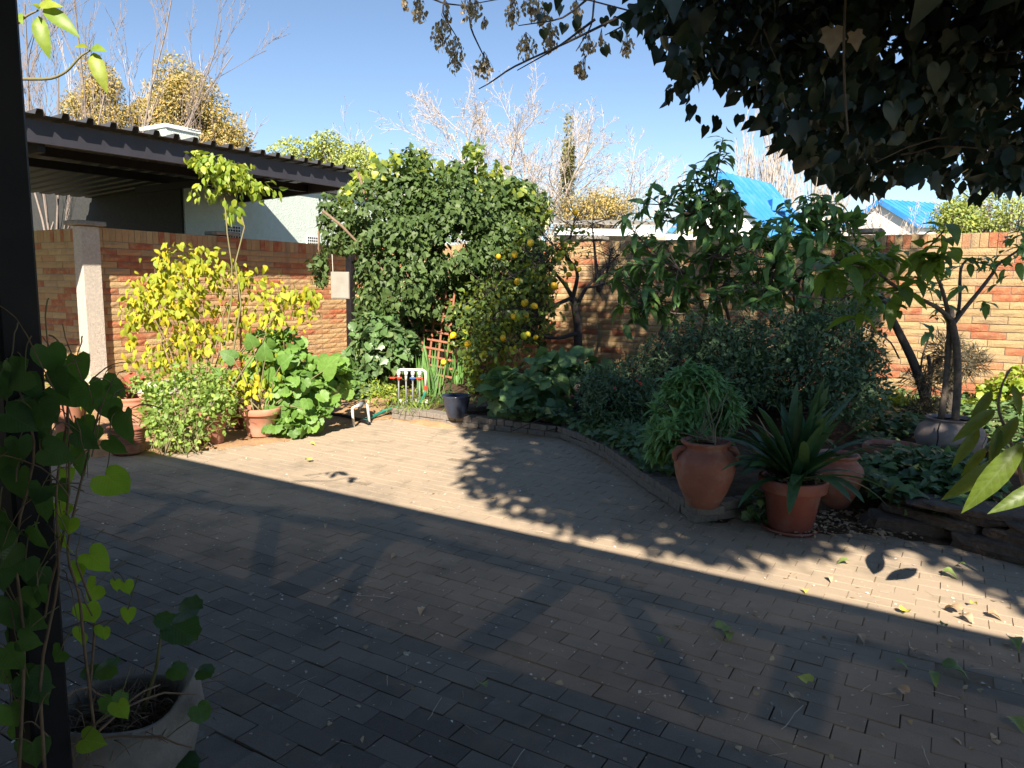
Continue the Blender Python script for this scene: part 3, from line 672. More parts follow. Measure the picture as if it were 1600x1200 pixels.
for i in range(14):
    a = q0+(q1-q0)*i/14; c = q0+(q1-q0)*(i+.55)/14; z = np.array([0, 3.2, .32]); up = np.array([0, 0, .05])
    e = q0+(q1-q0)*(i+1)/14
    b.add([a, c, c+z, a+z], [(0, 1, 2, 3)]); b.add([c, c+up*1.6, c+z+up*1.6, c+z], [(0, 1, 2, 3)]); b.add([c+up*1.6, e+up*.2, e+z+up*.2, c+z+up*1.6], [(0, 1, 2, 3)])
b.build('roof_sheet', M['white_roof'], wc)
b = MB(); beam(b, at(868, 362, 17.9), at(1030, 364, 16.9), .1, .15); b.build('gutter', M['white_wall'], wc)
b = MB(); q = at(950, 380, 18.5); b.box((q[0], q[1]+.4, q[2]-.6), (3.0, .2, 1.6)); b.build('wall', M['beige'], wc)
for px in (872, 1028):
    b = MB(); q = at(px, 370, 17.6); b.box((q[0], q[1], q[2]/2), (.08, .08, q[2]), .004); b.build('post', M['beige'], wc)

# ------------------------------------------------------------------ background trees
def grow(root_p, dirs, L0, r0, levels, nchild, up=.25, ang=.55, seed=0, shrink=.62, steps=5, jit=.12, rmin=.004):
    r = np.random.default_rng(seed); out = [[], [], [], []]; tips = []
    def br(p, d, L_, rad, lev):
        n = steps; pts = [p]; ds = []
        for i in range(n):
            d = nrm(d + r.normal(size=3)*jit + np.array([0, 0, up*.3])); q = p + d*L_/n
            ra = rad*(1-.6*i/n); rb = rad*(1-.6*(i+1)/n)
            out[0].append(p); out[1].append(q); out[2].append(max(ra, rmin)); out[3].append(max(rb, rmin)); p = q; pts.append(p); ds.append(d)
        if lev >= levels: tips.append(p); return
        for c in range(nchild[lev]):
            t = .25 + .75*(c+r.random())/nchild[lev]; k = min(int(t*n), n-1); base = pts[k] + (pts[k+1]-pts[k])*r.random()
            o = nrm(np.cross(ds[k], r.normal(size=3))); nd = nrm(ds[k]*math.cos(ang) + o*math.sin(ang)*(.6+.6*r.random()) + np.array([0, 0, up]))
            br(base, nd, L_*shrink*(.6+.5*r.random())*(1.15-.4*t), rad*(1-.6*t)*.62, lev+1)
    for d in dirs: br(np.array(root_p, float), nrm(np.array(d, float)), L0*(.85+.3*r.random()), r0, 0)
    return [np.array(x) for x in out] + [np.array(tips)]
def bare_tree(name, label, base, stems, L0, r0, levels, nch, mat, seed, group=None, **kw):
    base = np.asarray(base, float); root = thing(name, label, 'tree', (base[0], base[1], 0), group=group)
    P0, P1, a, b_, tips = grow(base, stems, L0, r0, levels, nch, seed=seed, **kw)
    bb = MB(); bb.tube([(base[0], base[1], -.1), (base[0], base[1], max(base[2]+.05, .3))], [r0*1.9, r0*1.5], 8); bb.build('trunk', mat, root)
    thick = a > r0*.42
    if thick.any(): sticks(root, P0[thick], P1[thick], a[thick], b_[thick], mat, 'limbs', 6, None)
    sticks(root, P0[~thick], P1[~thick], a[~thick], b_[~thick], mat, 'twigs', 3)
    return root, tips
def fanstems(n, spread, seed, yj=.35):
    r = np.random.default_rng(seed); return [(math.sin(t)+r.normal()*.05, r.normal()*yj, math.cos(t)) for t in np.linspace(-spread, spread, n)]
b0 = at(812, 345, 27)
t, tips = bare_tree('bare_tree', 'big leafless tree with pale spreading branches behind the ivy hedge', (b0[0], b0[1], 1.4), fanstems(17, 1.25, 3, .5), 5.7, .06, 3, (12, 9, 6), M['twig'], 5, up=.04, ang=.7, steps=6, jit=.10, shrink=.48, rmin=.0055)
P = tips[rng.random(len(tips)) < .35]; foliage(t, P, rng.normal(size=(len(P), 3))+[0, 0, -1], rng.normal(size=(len(P), 3)), .06, [T_DIA], M['straw'], rest='dry_leaves')
for (px, Y, top, n, sp, sd, lab) in ((1160, 38, 230, 6, .25, 11, 'bare pale tree just left of the steep blue roof ridge'), (1215, 42, 215, 7, .2, 12, 'bare pale tree rising directly behind the steep blue roof'), (1285, 46, 240, 8, .3, 13, 'bare pale tree right of the steep blue roof'),):
    b0 = at(px, 350, Y); hgt = at(px, top, Y)[2]
    bare_tree('bare_tree', lab, (b0[0], b0[1], 1), fanstems(n, sp, sd, .15), (hgt-1)*.85, .07, 2, (12, 9), M['twig2'], sd, group=None, up=.35, ang=.38, steps=6, jit=.05, shrink=.42, rmin=.011)
for (px, Y, top, n, sp, sd, lab) in ((75, 17, 60, 5, .35, 21, 'smaller bare grey tree next to the black post above the carport'), (150, 19, -60, 6, .3, 22, 'tall bare grey tree above the carport, reaching the top of the photo')):
    b0 = at(px, 250, Y); hgt = at(px, top, Y)[2]
    bare_tree('bare_tree', lab, (b0[0], b0[1], 1), fanstems(n, sp, sd, .2), (hgt-1)*.95, .032, 3, (7, 6, 4), M['greytwig'], sd, up=.2, ang=.45, steps=6, jit=.09, shrink=.45, rmin=.0045)
b0 = at(1395, 345, 34); bare_tree('bare_tree', 'low bare scrubby tree in front of the far blue roofed house', (b0[0], b0[1], 1.2), fanstems(9, 1.2, 31), 3.4, .05, 3, (6, 5, 4), M['twig'], 31, up=.1, ang=.6, steps=5, jit=.1, shrink=.55, rmin=.010)
b0 = at(1570, 330, 36); bare_tree('bare_tree', 'bare scrubby tree at the right edge above the sunlit wall', (b0[0], b0[1], 1.2), fanstems(9, 1.0, 32), 4.6, .05, 3, (6, 5, 4), M['twig'], 32, up=.2, ang=.5, steps=5, jit=.1, shrink=.5, rmin=.010)
def leafy_tree(name, label, ells, n, size, mat, tpls=(T_DIA,), base=None, seed=0, bark='bark', cat='tree', core=.3, lump=.3, freq=1.2, twigs=True, group=None, droop=.3, indiv=0):
    e = np.array(ells); base = base if base is not None else np.array([e[0][0], e[0][1], 0]); root = thing(name, label, cat, (base[0], base[1], 0), group=group)
    P, Nn = cloud(ells, n, core, lump, seed, freq); ax, no = leafdir(Nn, droop, .7, .5)
    foliage(root, P, ax, no, size*(.7+.6*rng.random(n)), list(tpls), mat, indiv)
    b = MB(); r0 = .02*(e[:, 2]+e[:, 5]).max(); b.tube([(base[0], base[1], -.1), tuple(e[0][:3]*np.array([1, 1, .8]))], [r0, r0*.6], 8); b.build('trunk', M[bark], root, True)
    if twigs:
        k = min(160, n//12); i = rng.integers(0, n, k); c = e[rng.integers(0, len(e), k)][:, :3]; mid = (c*.6 + np.array([base[0], base[1], 0])*.4); mid[:, 2] = e[0][2]*.6
        Q0 = mid; Q1 = (mid+P[i])/2 + rng.normal(size=(k, 3))*.15; sticks(root, np.concatenate([Q0, Q1]), np.concatenate([Q1, P[i]]), np.r_[np.full(k, r0*.35), np.full(k, r0*.2)], np.r_[np.full(k, r0*.2), np.full(k, r0*.08)], M[bark], 'branches', 4)
    return root
def E_(px, py, Y, rx, ry, rz=None):       # ellipsoid from pixel radii
    c = at(px, py, Y); s = Y/F; return (*c, rx*s, (rz or (rx+ry)/2)*s, ry*s)
t = leafy_tree('autumn_tree', 'golden autumn tree, the left one of the two above the carport', [E_(150, 190, 24, 48, 60), E_(155, 130, 24, 28, 36), E_(185, 210, 24, 38, 44), E_(130, 170, 24, 30, 30)], 13000, .092, L['gold'], core=.05, lump=.35, freq=2.2, seed=41)
t = leafy_tree('autumn_tree', 'golden autumn tree, the right and larger of the two above the carport', [E_(275, 190, 25, 58, 55), E_(278, 130, 25, 38, 34), E_(335, 205, 25, 42, 35), E_(240, 170, 25, 28, 45), E_(365, 225, 25, 30, 28), E_(310, 160, 25, 40, 36)], 21000, .092, L['gold'], core=.05, lump=.4, freq=2.2, seed=42)
for bx_, sd in ((275, 44), (160, 45)):
    b0 = at(bx_, 240, 25.5); P0, P1, a, b_, tp = grow((b0[0], b0[1], 3.5), fanstems(9, .75, sd), 3.8, .045, 2, (8, 6), up=.2, ang=.5, seed=sd, shrink=.5, rmin=.008)
    sticks(t, P0, P1, a, b_, M['twig'], 'twigs', 3)
leafy_tree('evergreen_tree', 'pale green bushy tree with three crowns behind the carport end', [E_(460, 250, 22, 32, 30), E_(510, 240, 22, 32, 34), E_(560, 255, 22, 28, 30), E_(520, 290, 22, 90, 40)], 11000, .10, L['poplar'], core=.3, lump=.45, seed=46, freq=2.4)
leafy_tree('columnar_tree', 'narrow column of ivy climbing a trunk inside the big bare tree', [E_(888, 230, 25.5, 8, 55), E_(886, 300, 25.5, 13, 45)], 1500, .12, L['cone'], core=.3, seed=47, twigs=False)
leafy_tree('golden_bush', 'dry golden bush below the columnar trunk, behind the pale carport roof', [E_(920, 330, 24, 55, 30), E_(950, 320, 24, 40, 26)], 5000, .075, L['gold'], core=.2, seed=48)
leafy_tree('far_bush', 'green bush above the sunlit wall, left of the yellow bush at the edge', [E_(1530, 335, 26, 55, 42), E_(1500, 345, 25, 35, 30)], 4200, .12, L['bushr'], core=.5, seed=49)
leafy_tree('far_bush', 'yellowish bush at the right edge above the sunlit wall', [E_(1600, 345, 24, 38, 42)], 2200, .11, L['poplar'], core=.5, seed=50)
leafy_tree('evergreen_tree', 'dark green tree behind the left half of the right wall', [E_(1095, 372, 30, 60, 12)], 900, .12, L['poplar'], core=.4, seed=51, twigs=False)

# ================================================================== PATIO (its roof shades the camera)
pr_ = thing('patio_roof', 'patio roof with an added net and bars shaping the light bands, above the viewer', 'roof', (0, 0, 0))
m, nt, bs, o = new_mat('added_light_net'); tb = N_(nt, 'ShaderNodeBsdfTransparent'); mx = N_(nt, 'ShaderNodeMixShader'); mx.inputs[0].default_value = .026; bs.inputs['Base Color'].default_value = (.03, .03, .03, 1)  # added net, lets a little sun through into the patio shade
nt.links.new(bs.outputs[0], mx.inputs[1]); nt.links.new(tb.outputs[0], mx.inputs[2]); nt.links.new(mx.outputs[0], o.inputs[0]); M['net'] = m
ZR = 2.68; EV = 3.95-1.155*ZR
b = MB(); b.box((-2, (-2.8+EV-1.62)/2, ZR+.06), (13, EV-1.62+2.8, .1), R=None); ob = b.build('roof_deck', M['sheet'], pr_); ob.matrix_world = Matrix.Rotation(AZ, 4, 'Z')
b = MB(); b.add([(-8.5, EV-1.63, ZR+.02), (4.5, EV-1.63, ZR+.02), (4.5, EV-.01, ZR+.02), (-8.5, EV-.01, ZR+.02)], [(0, 1, 2, 3)]); ob = b.build('added_light_net', M['net'], pr_); ob.matrix_world = Matrix.Rotation(AZ, 4, 'Z')
b = MB(); b.box((-2, EV-.045, ZR), (13, .09, .03)); ob = b.build('edge_beam', M['black'], pr_); ob.matrix_world = Matrix.Rotation(AZ, 4, 'Z')
def roofpt(px, py):
    g_ = gp(px, py); return g_ - np.array([SUN[0], SUN[1], 0])/(-SUN[2])*ZR*1.0 + np.array([0, 0, ZR-.02])
for (x0, y0, x1, y1, w_) in ((180, 765, 420, 800, .16), (420, 802, 640, 832, .16), (640, 834, 900, 905, .16), (900, 900, 1260, 1000, .15), (1260, 990, 1620, 1085, .22), (430, 790, 405, 925, .13), (645, 815, 440, 925, .20), (650, 815, 560, 812, .14), (905, 885, 740, 1010, .17), (950, 900, 1110, 1110, .12), (1275, 985, 1225, 1130, .22), (320, 765, 200, 830, .13)):
    b = MB(); beam(b, roofpt(x0, y0), roofpt(x1, y1), w_, .02); b.build('added_band_bar', M['black'], pr_)  # added unseen bars, laid out to cast the dark bands on the paving
pw = thing('house', 'plastered house wall behind the patio', 'house', uv(-2, -3.4), AZ); b = MB(); b.box((0, 0, 1.5), (13, .25, 3.0)); b.build('wall', M['house'], pw, world=False)
pc = at(56, 1000, 1.42); post = thing('patio_post', 'black square steel post at the left edge of the patio', 'post', (pc[0], pc[1], 0), AZ)
b = MB(); b.box((0, 0, 1.35), (.076, .076, 2.7), .006); b.build('shaft', M['black'], post, world=False)
b = MB(); b.box((0, 0, .006), (.16, .16, .012), .003); b.build('base_plate', M['black'], post, world=False)
# ================================================================== GARDEN BED EDGES
kb = thing('garden_kerb', 'low two course paver kerb curving round the garden bed', 'kerb', tuple(gp(760, 672)))
kpts = [gp(612, 655), gp(660, 661), gp(700, 667), gp(757, 672), gp(820, 679), gp(872, 685), gp(905, 698), gp(945, 718), gp(975, 741), gp(1007, 765), gp(1045, 791), gp(1085, 819)]
def walk(pts, step):
    out = []; pts = [np.asarray(p, float) for p in pts]; carry = step/2
    for a, b_ in zip(pts[:-1], pts[1:]):
        L_ = np.linalg.norm(b_-a); d = (b_-a)/L_; s = carry
        while s < L_: out.append((a + d*s, math.atan2(d[1], d[0]))); s += step
        carry = s - L_
    return out
def kerb_me(w, d, h, seed): b = MB(); b.box((0, 0, 0), (w, d, h), .005); V = np.concatenate(b.v) + np.random.default_rng(seed).normal(size=(24, 3))*.0012; return mesh('kerb_paver', V, to_tris(b.f), M['kerb'])
kA = [kerb_me(.198, .10, .062, i) for i in range(3)]; kB = [kerb_me(.098, .2, .062, 5+i) for i in range(3)]
def lay(pts, step, mes, z, off, parent=kb, nm='kerb_paver'):
    for p, a in walk(pts, step):
        o = bpy.data.objects.new(nm, random.choice(mes)); COL.objects.link(o); o.parent = parent
        nrm_ = np.array([-math.sin(a), math.cos(a), 0]); q = p + nrm_*off - np.array(parent.location)
        o.location = (q[0], q[1], z + random.gauss(0, .002)); o.rotation_euler = (random.gauss(0, .015), random.gauss(0, .01), a + random.gauss(0, .03))
lay(kpts, .203, kA, .037, .05); lay(kpts, .103, kB, .102, .095)
kp2 = [gp(1085, 819), gp(1165, 808), gp(1190, 806)]
lay(kp2, .203, kA, .032, .05); lay(kp2, .203, kA, .097, .055)
# curved stone slab behind the kerb, under the pipes
st = thing('stone_slab', 'pale flat stone slab under the white pipes at the kerb', 'stone', tuple(gp(648, 641)))
b = MB(); b.box((0, 0, .12), (.42, .12, .05), .015, R=np.array(Matrix.Rotation(-.06, 3, 'Z'))); b.build('slab', M['trough'], st, world=False)
for i, (px, py, w, lab) in enumerate(((632, 652, .28, 'tan stone at the left end of the kerb, below the pale slab'), (668, 650, .3, 'tan stone in the kerb just right of the pale slab'))):
    s_ = thing('stone', lab, 'stone', tuple(gp(px, py))); b = MB(); b.box((0, .02, .04), (w, .13, .075), .02, R=np.array(Matrix.Rotation(.1*i, 3, 'Z'))); b.build('block', M['stone'], s_, world=False)
# rough stone retaining wall on the right
rw = thing('rock_wall', 'low rough brown stone retaining wall at the right edge', 'wall', tuple(gp(1450, 850)))
def rock(name, c, d, mat, parent, seed, rz=0.0, sub=2):
    r = np.random.default_rng(seed); n = 10; V = []; ph = r.uniform(0, 6, 9)
    th = np.linspace(0, math.pi, 7); pa = np.linspace(0, 2*math.pi, n, endpoint=False)
    for t in th:
        for p in pa:
            q = np.array([math.sin(t)*math.cos(p), math.sin(t)*math.sin(p), math.cos(t)]); q = np.sign(q)*np.abs(q)**.38
            q *= 1 + .10*math.sin(3*q[0]+ph[0])*math.sin(4*q[1]+ph[1]) + .08*math.sin(7*q[0]+5*q[2]+ph[2]); V.append(q*np.array(d)/2)
    R = np.array(Matrix.Rotation(rz, 3, 'Z')); V = np.array(V)@R.T + np.array(c)
    Fc = [(i*n+j, (i+1)*n+j, (i+1)*n+(j+1) % n, i*n+(j+1) % n) for i in range(6) for j in range(n)]
    return link(name, mesh(name, V, Fc, mat), parent)
edge = [gp(1352, 828), gp(1430, 838), gp(1500, 855), gp(1605, 886), gp(1800, 950)]
sd = 0
for row, (z, hgt) in enumerate(((.04, .11), (.12, .08), (.185, .06))):
    for p, a in walk(edge, (.52, .66, .8)[row]):
        sd += 1; nn = np.array([-math.sin(a), math.cos(a), 0])
        if row == 1 and (p-edge[0])[0] < .2: continue
        rock('stone', p + nn*(.1+.05*row) + np.array([0, 0, z]), ((.54, .68, .84)[row]*random.uniform(.95, 1.08), .26, hgt*random.uniform(1, 1.25)), M['rock'], rw, sd, a + random.gauss(0, .08))
rock('stone', gp(1560, 862) + np.array([0, .14, .225]), (.9, .34, .05), M['rock'], rw, 77, math.radians(-32))
rk = rock('stone', gp(745, 640, .14), (.32, .2, .12), M['rock'], None, 3); tag(rk, 'dark brown rock in the bed beside the blue pot', 'rock')

# ================================================================== POTS
def pot(name, label, base, prof, mat, soil_z, soil_r, extra=None, soilmat_='soil', wob=0.0, cat='pot', ell=1.0, k=40):
    root = thing(name, label, cat, tuple(base))
    b = MB(); b.lathe(prof, (0, 0, 0), k, wob, ell); b.build('body', mat, root, True, world=False)
    b = MB(); b.disc((0, 0, soil_z), soil_r, 24, ell, .015); b.build('soil', M[soilmat_], root, world=False)
    return root
def scale(prof, s, sz=None): return [(r*s, z*(sz or s)) for r, z in prof]
AMP = [(0, 0), (.5, 0), (.53, .03), (.62, .2), (.78, .5), (.92, .85), (.99, 1.15), (1.0, 1.35), (.94, 1.52), (.8, 1.66), (.70, 1.74), (.68, 1.82), (.78, 1.88), (.82, 1.93), (.80, 1.98), (.72, 1.98), (.66, 1.92), (.62, 1.8)]
p1 = gp(1098, 789, .13); amp1 = pot('amphora_pot', 'terracotta jar with lug handles standing on the kerb corner', p1, scale(AMP, .206, .23), M['terra'], .415, .13)
for s in (-1, 1):
    b = MB(); b.tube([(s*.14, -.02, .405), (s*.19, -.02, .40), (s*.215, -.02, .365), (s*.21, -.02, .33), (s*.185, -.02, .325)], [.02, .022, .02, .018, .016], 8); b.build('handle', M['terra'], amp1, True, world=False)
p2 = gp(1302, 790, .03); amp2 = pot('amphora_pot', 'terracotta jar half hidden behind the strap leaved plant', p2, scale(AMP, .19, .2), M['terra'], .36, .12)
p3 = gp(1234, 828, 0.0)
POT = [(0, .02), (.6, .02), (.62, .05), (.82, 1.25), (.84, 1.27), (.95, 1.28), (.97, 1.32), (1.0, 1.62), (.98, 1.66), (.9, 1.66), (.88, 1.6), (.85, 1.4)]
rp = pot('flower_pot', 'large red brown rimmed pot holding the strap leaved plant', p3, scale(POT, .222), M['redpot'], .345, .19, soilmat_='soil')
b = MB(); b.lathe(scale([(0, .01), (.72, .01), (.80, .06), (.82, .14), (.79, .14), (.76, .07), (0, .05)], .222), (0, 0, 0), 36); b.build('saucer', M['redpot'], rp, True, world=False)
p4 = gp(1396, 728, .12); bowl = pot('bowl_pot', 'shallow terracotta bowl pot left of the round grey pot', p4, scale([(0, 0), (.62, 0), (.66, .04), (.86, .42), (.88, .44), (.97, .45), (1.0, .52), (1.0, .68), (.96, .72), (.9, .7), (.88, .55)], .255), M['terra'], .155, .22)
p5 = gp(1481, 716, .13); gpot = pot('round_pot', 'big round grey clay pot with a small tree in it', p5, scale([(0, 0), (.45, 0), (.6, .05), (.86, .3), (.98, .58), (.99, .75), (.9, 1.0), (.72, 1.16), (.66, 1.2), (.7, 1.25), (.74, 1.28), (.71, 1.31), (.64, 1.29), (.6, 1.2)], .285), M['greypot'], .34, .17)
b = MB(); cx = np.array([-.28, -.1, .0]); b.tube(curve((-.22, -.2, .36), (-.30, -.28, .05), .05, 6, seed=2), .006, 5); b.tube(curve((.16, -.25, .27), (.09, -.29, .02), .08, 6, seed=4), .0025, 4); b.build('crack_wire', M['black'], gpot, world=False, kind='stuff')
p6 = gp(200, 706, .02); rib_ = [(0, 0), (.8, 0)]
for i in range(9): z = .06+i*.13; rib_ += [(.84+.012*i, z), (.88+.012*i, z+.04), (.84+.012*i, z+.09)]
rib_ += [(.98, 1.3), (1.02, 1.34), (1.0, 1.42), (.93, 1.42), (.9, 1.3)]
ribpot = pot('ribbed_pot', 'ribbed dark terracotta pot standing lowest among the left pots', p6, scale(rib_, .17), M['terra'], .2, .15)
p7 = gp(207, 672, .02); rb2 = pot('ribbed_pot', 'ribbed orange terracotta pot under the red leaved plant', p7, scale(rib_, .215, .26), M['terra2'], .31, .19)
p8 = gp(332, 692, .02); tp1 = pot('flower_pot', 'plain brown terracotta pot behind the green herb', p8, scale(POT, .17, .2), M['terra'], .27, .14)
p9 = gp(408, 680, .02); tp2 = pot('flower_pot', 'pale terracotta rimmed pot with the arrow leaved plant', p9, scale(POT, .215, .18), M['terra2'], .26, .18)
p9b = gp(372, 668, .02); tp3 = pot('flower_pot', 'low terracotta pot in shade between two taller terracotta pots', p9b, scale(POT, .15), M['terra'], .2, .12)
p10 = gp(118, 712, .02); tp4 = pot('flower_pot', 'terracotta pot holding the spider plant beside the pillar', gp(112, 690, .02), scale(POT, .19, .32), M['terra2'], .45, .15)
tr = thing('trough', 'long white stone trough in front of the brick wall', 'trough', tuple(gp(285, 640, 0)), AZ+math.pi/2)
b = MB(); b.box((0, 0, .30), (1.0, .3, .16), .02); b.build('basin', M['trough'], tr, world=False)
for s in (-.35, .35): b = MB(); b.box((s, 0, .11), (.14, .26, .22), .01); b.build('foot', M['trough'], tr, world=False)
p11 = gp(713, 652, .12); bl = pot('glazed_pot', 'small dark blue glazed pot at the bed edge below the iris', p11, scale([(0, 0), (.55, 0), (.6, .05), (.8, .7), (.95, 1.35), (1.05, 1.5), (1.05, 1.56), (.95, 1.55), (.9, 1.4)], .165), M['bluepot'], .22, .14)
# whitewashed planter bottom left
p12 = gp(192, 1096, .43); wp = thing('whitewashed_planter', 'whitewashed clay planter with weeds at the bottom left corner', 'planter', (p12[0], p12[1], 0))
b = MB(); prof = [(0, 0), (.12, 0), (.135, .02), (.16, .12), (.178, .25), (.182, .33), (.172, .40), (.165, .425), (.158, .43), (.150, .42), (.145, .37), (.13, .33)]
k = 40; V = []
for (r, z) in prof:
    for j in range(k):
        a = 2*math.pi*j/k; lip = max(0, math.cos(a-.25))**10*(z > .3)*(.075) + max(0, math.cos(a-3.3))**12*(z > .3)*.03
        V.append(((r+lip*.4)*math.cos(a), (r+lip*.4)*math.sin(a), z + lip*.9 + .008*math.sin(3*a)*(z > .3)))
Fc = [(i*k+j, i*k+(j+1) % k, (i+1)*k+(j+1) % k, (i+1)*k+j) for i in range(len(prof)-1) for j in range(k)]
b.add(V, Fc); b.build('body', M['whitepot'], wp, True, world=False)
b = MB(); b.disc((0, 0, .37), .148, 24, 1, .02); b.build('soil', M['soil'], wp, world=False)

# ================================================================== GARDEN PIPES
pm = thing('pipe_manifold', 'white pipe manifold with red and blue valves in the bed', 'irrigation manifold', tuple(gp(643, 634, .12)))
L0 = np.array(pm.location); s = 9.4/F
def pq(px, py): return np.array([(px-643)*s, 0, (634-py)*s])
b = MB(); b.tube([pq(624, 590), pq(624, 582), pq(626, 580), pq(660, 580), pq(664, 582), pq(664, 604)], .017, 8); b.build('header_pipe', M['pvc'], pm, True, world=False)
for px, vm in ((624, 'redv'), (635, None), (645, 'bluev'), (655, 'redv')):
    b = MB(); b.tube([pq(px, 580), pq(px, 596)], .017, 8); b.tube([pq(px, 583), pq(px, 588)], .024, 8); b.build('riser', M['pvc'], pm, True, world=False)
    b = MB(); b.tube([pq(px, 596), pq(px, 634)], .010, 6); b.build('drop_pipe', M['greyfit'], pm, True, world=False)
    if vm:
        b = MB(); c = pq(px, 592); b.box(c + [0, -.02, 0], (.09 if px != 645 else .07, .03, .022), .006); b.tube([c+[0, 0, -.02], c+[0, -.02, .01]], .02, 8); b.build('valve', M[vm], pm, world=False)
b = MB(); b.box(pq(617, 592)+[0, -.02, 0], (.1, .03, .018), .004); b.build('handle', M['redv'], pm, world=False)
b = MB(); b.tube([pq(664, 604), pq(664, 610)], .02, 8); b.build('coupling', M['redv'], pm, world=False)
b = MB(); b.tube([pq(664, 610), pq(663, 616), pq(658, 625), pq(652, 636)], .015, 8); b.build('hose_end', M['hose'], pm, True, world=False)
ph = thing('standpipe', 'white pipe bracket with grey tap standing at the paving edge', 'standpipe', tuple(gp(565, 663)))
s2 = 8.4/F; A_ = gp(553, 667)-np.array(ph.location); B_ = gp(578, 661)-np.array(ph.location); h_ = .235
b = MB(); b.tube([A_-[0, 0, .03], A_+[-.015, 0, h_-.02], A_+[.01, .01, h_], A_+[.06, .02, h_+.01]], .016, 8); b.build('leg', M['pvc'], ph, True, world=False)
b = MB(); b.tube([B_-[0, 0, .03], B_+[-.03, 0, h_-.02], B_+[-.055, -.01, h_], B_+[-.08, -.02, h_+.01]], .016, 8); b.build('leg', M['pvc'], ph, True, world=False)
b = MB(); b.tube([A_+[.05, .02, h_+.01], B_+[-.07, -.02, h_+.01]], [.026, .03], 8); b.tube([(A_+B_)/2+[0, 0, h_], (A_+B_)/2+[-.02, -.05, h_-.04]], [.024, .018], 8); b.build('tap', M['greyfit'], ph, True, world=False)
hz = [gp(568, 657, .03), gp(585, 650, .04), gp(600, 642, .08), gp(612, 638, .11), gp(622, 637, .13)]
b = MB(); b.tube(hz, .02, 8); tag(b.build('hose', M['hose'], None, True), 'green hose running over the sand to the kerb', 'hose')
b = MB(); b.tube([gp(470, 642, .05), gp(510, 646, .04), gp(540, 650, .035), gp(570, 658, .03), gp(577, 662, .02)], .02, 8); tag(b.build('black_hose', M['black'], None, True), 'black hose lying on the sand behind the white standpipe', 'hose')
b = MB(); a_ = gp(584, 612, .1); b.tube([a_, a_+[.02, 0, .42]], [.014, .012], 8); b.tube([a_+[.02, 0, .42], a_+[.022, 0, .47]], .02, 8); tag(b.build('garden_stake', M['hose'], None, True), 'green stake standing in the bed in front of the ivy', 'stake')

# rusty lattice behind the ivy
la = thing('lattice', 'rusty orange diamond lattice fixed in the ivy hedge', 'trellis', tuple(at(662, 520, 11.0)), AZ+.3)
for i in range(7):
    b = MB(); x = -.42+i*.14; b.box((x, 0, .0), (.03, .012, 1.3), R=np.array(Matrix.Rotation(.12, 3, 'Y'))); b.build('slat', M['lattice'], la, world=False)
for i in range(10):
    b = MB(); z = -.6+i*.13; b.box((0, -.014, z), (.95, .012, .03), R=np.array(Matrix.Rotation(.14, 3, 'Y'))); b.build('slat', M['lattice'], la, world=False)

# ================================================================== PLANTS
def plant(name, label, cat, base, group=None): return thing(name, label, cat, (base[0], base[1], base[2]), group=group)
def stems(root, A, B, r0, r1, mat, name='stem', sag=0.05, joined=True, k=5):
    if joined:
        b = MB()
        for a, c in zip(A, B): b.tube(curve(a, c, .06, 6, sag), np.linspace(r0, r1, 6), k, False)
        b.build(name, mat, root, True, 'stuff')
    else:
        for a, c in zip(A, B):
            b = MB(); b.tube(curve(a, c, .06, 7, sag), np.linspace(r0, r1, 7), k+1); b.build(name, mat, root, True)
def onray(n, poly, Y0, Y1, r=rng):
    p = np.array(poly, float); lo = p.min(0); hi = p.max(0); out = []
    while len(out) < n:
        q = r.uniform(lo, hi, (n*2, 2)); q = q[poly_in(q, poly)]; out += list(q)
    out = np.array(out[:n]); Y = r.uniform(Y0, Y1, n); return np.array([at(a, b_, y) for (a, b_), y in zip(out, Y)])

# --- yellow bush
yb = plant('yellow_bush', 'tall bush with bright yellow heart leaves against the brick wall', 'bush', gp(318, 668, .02))
ells = [E_(300, 450, 8.1, 85, 45), E_(380, 440, 8.0, 60, 40), E_(250, 430, 8.1, 48, 42), E_(320, 510, 8.0, 85, 50), E_(430, 490, 7.9, 62, 38), E_(400, 550, 7.8, 55, 42), E_(225, 490, 8.0, 34, 40), E_(300, 410, 8.1, 70, 26), E_(470, 460, 7.9, 34, 18), E_(345, 560, 7.85, 75, 45), E_(395, 600, 7.6, 40, 40), E_(260, 560, 7.9, 50, 40), E_(420, 595, 7.6, 45, 36), E_(340, 600, 7.5, 50, 26), E_(290, 480, 8.0, 100, 60)]
P, Nn = cloud(ells, 2200, .0, .45, 60, 4.5, .45, 1.3); ax, no = leafdir(Nn, 1.1, .5, .35); no += np.array([0, -.9, .2])
foliage(yb, P, ax, no, .092*(.55+.65*rng.random(len(P))), [T_OVATE, T_OVATE2], L['yellow'], 290)
B0 = gp(318, 668, .1); i = rng.integers(0, len(P), 15); stems(yb, [B0+rng.normal(size=3)*.04 for _ in i], P[i], .012, .003, M['vine'], 'branches', .08)
k = rng.integers(0, len(P), (120, 2)); d = np.linalg.norm(P[k[:, 0]]-P[k[:, 1]], axis=1); k = k[d < .5]; sticks(yb, P[k[:, 0]], P[k[:, 1]], .003, .002, M['vine'], 'twigs', 4)
# hanging garland on the left
gl = []
for t in np.linspace(0, 1, 60): gl.append(at(225-30*t+8*math.sin(t*9), 450+115*t, 7.9)+rng.normal(size=3)*.03)
gl = np.array(gl); foliage(yb, gl, rng.normal(size=(60, 3))*.4+[0, 0, -1], rng.normal(size=(60, 3))*.3+[0, -1, .2], .09*(.7+.5*rng.random(60)), [T_OVATE], L['yellow'], 10, rest='garland')
